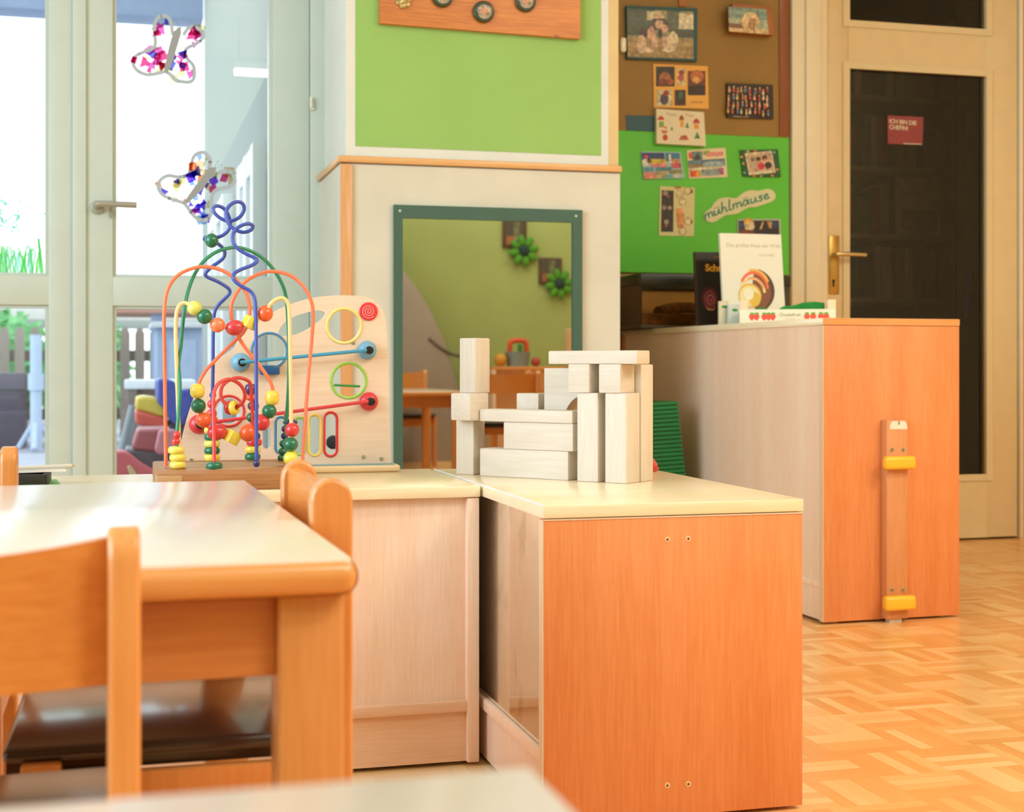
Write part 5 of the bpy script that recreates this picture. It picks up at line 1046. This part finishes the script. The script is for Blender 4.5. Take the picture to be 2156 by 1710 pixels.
def terrace_things():
    Y = 10.4; a, b = AY(330, 690, Y), AY(428, 690, Y)
    t = thing('shed', 'blue grey garden shed at the right end of the terrace', 'shed', ((a.x+b.x)/2, Y, GRD)); MB().box(a.x, b.x, Y, Y+.9, GRD, a.z, .01).build('shed_wall', mat('93a6c0', .7, var=.05), t)
    MB().box(a.x+.08, b.x-.05, Y-.012, Y, GRD+.03, a.z-.08, .004).build('shed_door', mat('9db0ca', .7, var=.05), t); MB().box(a.x-.04, b.x+.03, Y-.06, Y+.95, a.z, a.z+.04, .006).build('roof', mat('c9ccd2', .7), t)
    Y = 12.4; a, b = AY(-90, 775, Y), AY(48, 785, Y)
    t = thing('storage_box', 'dark grey storage box in front of the fence', 'box', ((a.x+b.x)/2, Y, GRD)); z = b.z
    MB().box(a.x, b.x, Y, Y+.6, GRD, z-.14, .01).build('box_body', mat('4b4a58', .6, var=.06), t); MB().box(a.x-.01, b.x+.01, Y-.01, Y+.61, z-.14, z, .012).build('box_lid', mat('6b6470', .6, var=.05), t)
    Y = 12.0; c = AY(76, 905, Y); t = thing('parasol_stand', 'pale blue parasol pole on a stand in front of the fence', 'stand', (c.x, Y, GRD))
    m = mat('b9cbe0', .5); zt = AY(76, 705, Y).z; MB().cyl((c.x, Y, GRD+.02), (c.x, Y, zt), .045).build('pole', m, t)
    for k in range(3):
        an = k*2*PI/3+.5; MB().tube([(c.x, Y, .22), (c.x+.16*math.cos(an), Y+.16*math.sin(an), GRD+.03)], .022).build('leg', m, t)
    MB().cyl((c.x, Y, .45), (c.x, Y, .58), .062).build('collar', m, t)
    # bench between fence and toys
    Y = 9.6; a, b = AY(262, 800, Y), AY(345, 800, Y); t = thing('bench', 'low brown bench with a white seat before the fence', 'bench', ((a.x+b.x)/2, Y, GRD))
    MB().box(a.x, b.x+.2, Y, Y+.34, a.z-.06, a.z, .01).build('seat', mat('dfe3ea', .6), t); MB().box(a.x+.02, b.x+.18, Y+.1, Y+.14, a.z-.20, a.z-.06, .006).build('rail', mat('8b756c', .8), t)
    for x in (a.x+.02, b.x+.12): MB().box(x, x+.06, Y+.02, Y+.30, GRD, a.z-.06, .006).build('leg', mat('77706c', .8), t)
    # ride-on toy car in yellow, red and blue
    Y = 6.2; K = lambda x, y: (230+x/4.5, 630+y/4.5); P = lambda x, y, d=0: AY(*K(x, y), Y+d)
    t = thing('toy_car', 'yellow and red ride-on toy car with a tall blue seat', 'toy car', (P(500, 1000).x, Y, GRD))
    def pr(name, pts, d0, d1, col): mb = MB(); mb.prism([P(x, y, d0) for x, y in pts], (0, d1-d0, 0)); o = mb.build(name, mat(col, .4, coat=.2, var=.04), t); bv = o.modifiers.new('bevel', 'BEVEL'); bv.width = .012; bv.segments = 2; return o
    pr('seat', [(450, 760), (500, 750), (620, 775), (640, 860), (760, 850), (800, 920), (780, 1060), (700, 1200), (600, 1180), (540, 1060), (455, 980)], -.05, .35, '3a56b8')
    pr('hood', [(255, 930), (330, 920), (440, 935), (560, 1010), (580, 1120), (480, 1120), (350, 1080), (245, 1050)], -.02, .32, 'e3ca5a')
    pr('bumper', [(245, 1050), (350, 1080), (520, 1125), (560, 1180), (540, 1240), (330, 1200), (250, 1190)], -.04, .34, 'd9564c')
    pr('body', [(300, 1180), (760, 1150), (760, 1420), (300, 1420)], .0, .3, '4a4f5c')
    for x in (370, 690):
        c = P(x, 1330); c.z = GRD+.12; mb = MB(); mb.disc(c+Vector((0, -.06, 0)), .12, .07, (0, 1, 0)); w_ = mb.build('wheel', mat('3c4a58', .6), t); MB().disc(c+Vector((0, -.10, 0)), .05, .02, (0, 1, 0)).build('hub', mat('c9d2d8', .4), w_)
    # second toy vehicle, pink and red, nearer to the window
    Y = 5.2; t2 = thing('toy_tractor', 'faded pink and red toy tractor close to the window', 'toy car', (P(300, 1500).x, Y, GRD)); t = t2
    def P(x, y, d=0): return AY(*K(x, y), Y+d)
    def pr(name, pts, d0, d1, col): mb = MB(); mb.prism([P(x, y, d0) for x, y in pts], (0, d1-d0, 0)); o = mb.build(name, mat(col, .5, coat=.15, var=.04), t2); bv = o.modifiers.new('bevel', 'BEVEL'); bv.width = .010; bv.segments = 2; return o
    pr('tipper', [(270, 1235), (600, 1230), (560, 1420), (430, 1450), (215, 1420), (225, 1370)], .05, .34, 'a85a68'); pr('tipper_side', [(470, 1240), (640, 1235), (640, 1460), (470, 1480), (425, 1440)], .0, .05, 'cf8a9c')
    pr('front_cover', [(-60, 1450), (130, 1440), (200, 1480), (300, 1560), (440, 1640), (460, 1720), (-60, 1720)], -.12, .02, 'd4606c'); pr('cover_stripe', [(165, 1580), (200, 1570), (260, 1640), (260, 1720), (210, 1720)], -.128, -.119, 'd9b88c')
    pr('chassis', [(150, 1420), (640, 1450), (640, 1800), (150, 1800)], .06, .32, '5d6474')
    c = P(420, 1560); mb = MB(); mb.disc(Vector((c.x, Y-.03, GRD+.15)), .15, .08, (0, 1, 0)); mb.build('wheel', mat('3f4656', .6), t2)
    # grey scooter deck leaning left of the car
    Y = 7.0; mb = MB(); a, b = P(40, 1330), P(230, 1010); mb.tube([Vector((a.x-.02, 7, GRD+.03)), Vector((b.x, 7, b.z))], .022); mb.box(a.x-.3, a.x+.18, 6.9, 7.1, GRD+.04, GRD+.09, .02); s = mb.build('toy_scooter', mat('8f9aa0', .5, .2)); tag(s, 'grey toy scooter leaning at the left of the yellow toy car', 'scooter')
    for x in (a.x-.26, a.x+.14): mb = MB(); mb.disc((x, 6.995, GRD+.05), .05, .03, (0, 1, 0)); mb.build('wheel', mat('4a5258', .6), s)
terrace_things()

# ---------------------------------------------------------------- dim store room behind the door
def store():
    Y = 5.85; x0, x1 = AY(1700, 400, Y).x, AY(2003, 400, Y).x
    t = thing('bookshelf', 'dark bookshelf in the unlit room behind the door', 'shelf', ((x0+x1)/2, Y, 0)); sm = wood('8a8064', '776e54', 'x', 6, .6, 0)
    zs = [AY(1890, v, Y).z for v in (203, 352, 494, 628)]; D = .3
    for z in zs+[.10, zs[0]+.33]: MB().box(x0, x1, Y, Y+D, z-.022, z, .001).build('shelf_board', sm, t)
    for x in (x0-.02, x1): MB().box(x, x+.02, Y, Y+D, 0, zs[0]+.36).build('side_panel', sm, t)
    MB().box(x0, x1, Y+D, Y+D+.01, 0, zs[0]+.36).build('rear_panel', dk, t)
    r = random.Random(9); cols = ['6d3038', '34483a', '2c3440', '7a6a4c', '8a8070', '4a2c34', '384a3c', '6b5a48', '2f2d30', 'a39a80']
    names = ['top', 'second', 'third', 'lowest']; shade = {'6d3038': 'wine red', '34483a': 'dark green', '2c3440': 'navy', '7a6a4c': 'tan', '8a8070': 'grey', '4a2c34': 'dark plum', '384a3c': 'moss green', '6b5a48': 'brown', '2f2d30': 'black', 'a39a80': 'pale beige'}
    for i, z in enumerate(zs):
        x = AY(1786, 300, Y).x; n = 0; xe = x1-.02
        while x < xe-.04:
            if i == 2 and .42 < (x-3.1)/(x1-3.1): break
            w_ = r.uniform(.022, .05); h = r.uniform(.17, .25); c = r.choice(cols); n += 1
            if i == 0 and h > .14: h = r.uniform(.16, .22)
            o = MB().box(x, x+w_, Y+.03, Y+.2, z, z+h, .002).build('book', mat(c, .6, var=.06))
            tag(o, '%s book standing on the %s shelf behind the door, number %d from the left' % (shade[c], names[i], n) if False else '%s book on the %s shelf behind the door glass, %s from the left' % (shade[c], names[i], ['first', 'second', 'third', 'fourth', 'fifth', 'sixth', 'seventh', 'eighth', 'ninth', 'tenth', 'eleventh', 'twelfth', 'thirteenth', 'fourteenth', 'fifteenth', 'sixteenth', 'seventeenth', 'eighteenth'][n-1]), 'book', 'books in the store room')
            x += w_+r.uniform(.002, .02)
    a, b = AY(1886, 372, Y+.05), AY(1980, 478, Y+.05); z = zs[2]
    t = thing('picture_book', 'large pale picture book standing face out behind the door glass', 'book', ((a.x+b.x)/2, Y+.05, z)); MB().box(a.x, b.x, Y+.05, Y+.065, z, a.z, .001).build('cover', mat('a08c6c', .6, var=.15), t)
    MB().box(a.x+.03, b.x-.02, Y+.047, Y+.05, z+.03, z+.12).build('cover_picture', mat('6b5040', .6, var=.3, scale=20), t)
    c = AY(2046, 500, 5.6); MB_ = MB().box(c.x-.03, c.x+.04, 5.6, 5.67, 0, 2.9).build('trim_3', mat('8a7d58', .7)); struct(MB_)
    c = AY(2038, 600, 5.55); mb = MB(); mb.tube(cr([c+Vector((0, 0, .08)), c+Vector((.008, 0, .02)), c+Vector((-.004, 0, -.14))], 5), .018); tag(mb.build('scarf', mat('5a6f9c', .9)), 'blue cloth hanging in the dim room, right edge of the door glass', 'cloth')
    # red sign on the door pane
    p = [(1868, 243), (1944, 247), (1942, 305), (1869, 303)]; t = thing('door_sign', 'dark red sticker with white capitals on the door glass', 'sign', AY(1905, 275, Yd+.005))
    mb = MB(); px(mb, p, Yd+.0055, .0008); mb.build('sticker', mat('8e3a3c', .6, var=.03), t)
    mb = MB(); y = Yd+.0045; text(mb, 'ICH BIN DIE', .0222, AY(1872, 259, y), (1, 0, -.03), align='LEFT', thick=.0003, spacing=.95); mb.build('lettering', mat('dccfae', .6), t); mb = MB(); text(mb, 'CHEFIN!', .0222, AY(1872, 271.5, y), (1, 0, -.03), align='LEFT', thick=.0003, spacing=.95); mb.build('lettering', mat('dccfae', .6), t); mb = MB()
    mb.prism([AY(1902, 301.5, y), AY(1940, 303, y), AY(1940, 304.5, y), AY(1902, 303, y)], (0, -.0003, 0)); mb.build('printed_line', mat('dccfae', .6), t)
store()

# ---------------------------------------------------------------- the room behind the camera, seen in the wall mirror
def V(u, v, Yo):   # point at depth Yo that the wall mirror shows at this pixel
    p = AY(u, v, 2*(Yp-.006)-Yo); return Vector((p.x, Yo, p.z))
def rear_room():
    c = V(905, 830, -.2)
    make_table('pale topped wooden table behind the camera, seen in the wall mirror', c.x-1.02, c.x+.20, -1.15, -.2)
    another('orange chair at the far side of the mirrored table, left edge of the wall mirror', V(882, 800, -1.4).x-.09, -1.365, 0)
    another('chair at the right end of the mirrored table, partly behind the block tower', V(1070, 800, -.7).x+.16, -.85, 62)
    another('chair nearest to the wall mirror in its reflection, right of the table leg', V(1000, 900, .1).x+.20, .08, 195)
    for o in S.objects:
        if o.name.startswith('childrens_chair') and 'mirror' in o['label']: o.scale = (1.12, 1.12, 1.14)
    t = thing('play_tent', 'large grey dome of a play tent, seen in the wall mirror', 'tent', (1.2, -1.6, 0))
    mb = MB(); cx, cz = 1.20, .0; n, k = 40, 14; R_, H_ = 1.06, 1.60; rings = []
    for j in range(k+1):
        b = PI/2*j/k; rings.append([(cx+R_*math.cos(b)*math.cos(2*PI*i/n), -1.78+.15*math.cos(b)*math.sin(2*PI*i/n), H_*math.sin(b)) for i in range(n)])
    vv = [[mb.bm.verts.new(p) for p in r_] for r_ in rings]
    for a, b in zip(vv, vv[1:]):
        for i in range(n): mb._f([a[i], a[(i+1) % n], b[(i+1) % n], b[i]])
    bmesh.ops.remove_doubles(mb.bm, verts=mb.bm.verts, dist=1e-5); mb.build('tent_fabric', mat('97897c', .9, var=.05, scale=3), t)
    def on_tent(u, v):
        q = V(u, v, -1.68); return Vector((q.x, -1.78+.15*math.sqrt(max(0, 1-(q.z/1.6)**2-((q.x-1.2)/1.06)**2)), q.z))
    mb = MB(); p = [on_tent(*q) for q in ((905, 712), (935, 735), (968, 748), (1000, 752))]; mb.tube(cr(p, 5), .012, 8); mb.build('seam', mat('6f6156', .9), t)
    # pictures and felt flowers on the rear wall
    yw = -1.945
    for i, (u, v, w_, h_) in enumerate(((1083, 492, 54, 62), (1158, 571, 52, 58))):
        a = V(u, v, yw); k = (2*Yp-yw)/FPX; W, H = w_*k/2, h_*k/2
        t = thing('wall_picture', ('upper' if i == 0 else 'lower')+' dark picture behind a green felt flower, in the wall mirror', 'picture', a, 'pictures on the rear wall')
        MB().box(a.x-W, a.x+W, yw-.004, yw+.012, a.z-H, a.z+H, .002).build('frame', mat('54321e', .6, var=.15), t)
        mb = MB(); mb.use(mat('4a4436', .6)); mb.box(a.x-W*.8, a.x+W*.8, yw+.012, yw+.014, a.z-H*.85, a.z+H*.85); mb.use(mat('8a8a62', .6, scale=30, c2='4a4a30')); mb.box(a.x-W*.1, a.x+W*.4, yw+.014, yw+.015, a.z-H*.5, a.z+H*.8); mb.use(mat('9a5a34', .6)); mb.box(a.x-W*.7, a.x-W*.1, yw+.014, yw+.015, a.z-H*.8, a.z-H*.2); mb.build('photo', None, t)
    for i, (u, v, r) in enumerate(((1103, 528, 36), (1178, 598, 35))):
        a = V(u, v, yw+.03); R = r*(2*Yp-yw)/FPX
        t = thing('felt_flower', ('upper' if i == 0 else 'lower')+' green felt flower with a dark centre, in the wall mirror', 'flower', a, 'felt flowers on the rear wall')
        for k in range(8): an = k*PI/4+.2; MB().ball(a+Vector((R*.62*math.cos(an), 0, R*.62*math.sin(an))), R*.36, (1, .35, .62), Matrix.Rotation(-an, 4, 'Y'), n=12).build('petal', mat('4d8a24', .9, var=.1), t)
        MB().ball(a+Vector((0, .012, 0)), R*.32, (1, .4, 1), n=14).build('flower_centre', mat('1f3434', .8), t)
    # low shelf with a bucket of toys
    a = V(1092, 772, -1.7); zt = a.z
    t = thing('low_shelf', 'low wooden shelf at the rear wall, carrying a grey toy bucket', 'shelf', (a.x+.3, -1.7, 0)); MB().box(a.x-.22, a.x+1.0, -1.92, -1.55, zt-.02, zt, .002).build('top', ORANGE_X, t)
    for x in (a.x-.22, a.x+.98): MB().box(x, x+.02, -1.92, -1.55, 0, zt-.02).build('side_panel', PALE, t)
    MB().box(a.x-.2, a.x+.98, -1.92, -1.90, 0, zt-.02).build('rear_panel', PALE, t)
    b = V(1090, 750, -1.7); mb = MB(); mb.lathe([(0, 0), (.072, 0), (.086, .10), (.080, .10), (.068, .006), (0, .006)], (b.x, -1.7, zt), n=24); tag(mb.build('bucket', mat('7f8a86', .5)), 'grey bucket of toys on the low shelf, in the wall mirror', 'bucket')
    mb = MB(); c = Vector((b.x, -1.7, zt+.09)); mb.tube(cr([c+Vector((-.055, 0, -.05)), c+Vector((-.055, 0, .06)), c+Vector((-.03, 0, .085)), c+Vector((.04, 0, .085)), c+Vector((.06, 0, .06)), c+Vector((.06, 0, -.05))], 5), .018, 8); tag(mb.build('toy_arch', mat('d5502c', .5)), 'orange red toy arch standing in the grey bucket', 'toy')
    mb = MB(); mb.cyl((b.x+.01, -1.69, zt+.02), (b.x+.012, -1.68, zt+.15), .016); tag(mb.build('toy_figure', mat('2f8a3c', .5)), 'green toy stick in the grey bucket', 'toy')
    mb = MB(); mb.ball((b.x-.13, -1.67, zt+.045), .045); tag(mb.build('toy_ball', mat('c98a24', .5)), 'ochre ball left of the grey bucket in the mirror', 'ball')
    mb = MB(); mb.ball((b.x+.12, -1.67, zt+.032), .032); tag(mb.build('toy_ball', mat('a83a30', .5)), 'dark red ball right of the grey bucket in the mirror', 'ball')
    a = V(1200, 760, -1.1); mb = MB(); top = V(1199, 692, -1.1).z; mb.box(a.x-.03, a.x+.03, -1.13, -1.07, 0, top, .008); tag(mb.build('wooden_post', wood('d9b98c', 'b98a5c', 'z', 8, .5, .1)), 'upright wooden post at the right edge of the mirror image', 'post')
    for i, (x, y, lab) in enumerate(((1.9, -.3, 'flush ceiling lamp right of the camera'), (3.0, .9, 'flush ceiling lamp above the free floor at the right'), (2.9, -1.2, 'flush ceiling lamp near the rear wall'))):
        t = thing('ceiling_lamp', lab, 'lamp', (x, y, 2.82), 'ceiling lamps'); mb = MB(); mb.box(x-.78, x+.78, y-.22, y+.22, 2.82, 2.9, .004); mb.build('housing', mat('e8e6de', .5), t)
        MB().box(x-.74, x+.74, y-.18, y+.18, 2.815, 2.822).build('diffuser', mat('fff0d8', .5, emit=3.0, var=0), t)
    q = AY(536, 153, 2*Yw+.84); x, z = q.x, q.z
    t = thing('tube_lamp', 'hanging tube lamp whose reflection shows as a bright streak in the window', 'lamp', (x, -.84, z)); MB().box(x-.135, x+.135, -.88, -.80, z+.02, 2.9 if z+.05 > 2.9 else z+.06, .004).build('housing', mat('e8e6de', .5), t)
    MB().cyl((x-.13, -.84, z), (x+.13, -.84, z), .022).build('tube', mat('fff6e8', .5, emit=40.0, var=0), t)
    mb = MB(); [mb.cyl((x+s, -.84, z+.05), (x+s, -.84, 2.9), .004) for s in (-.1, .1)]; mb.build('cable', BLACK, t)
rear_room()
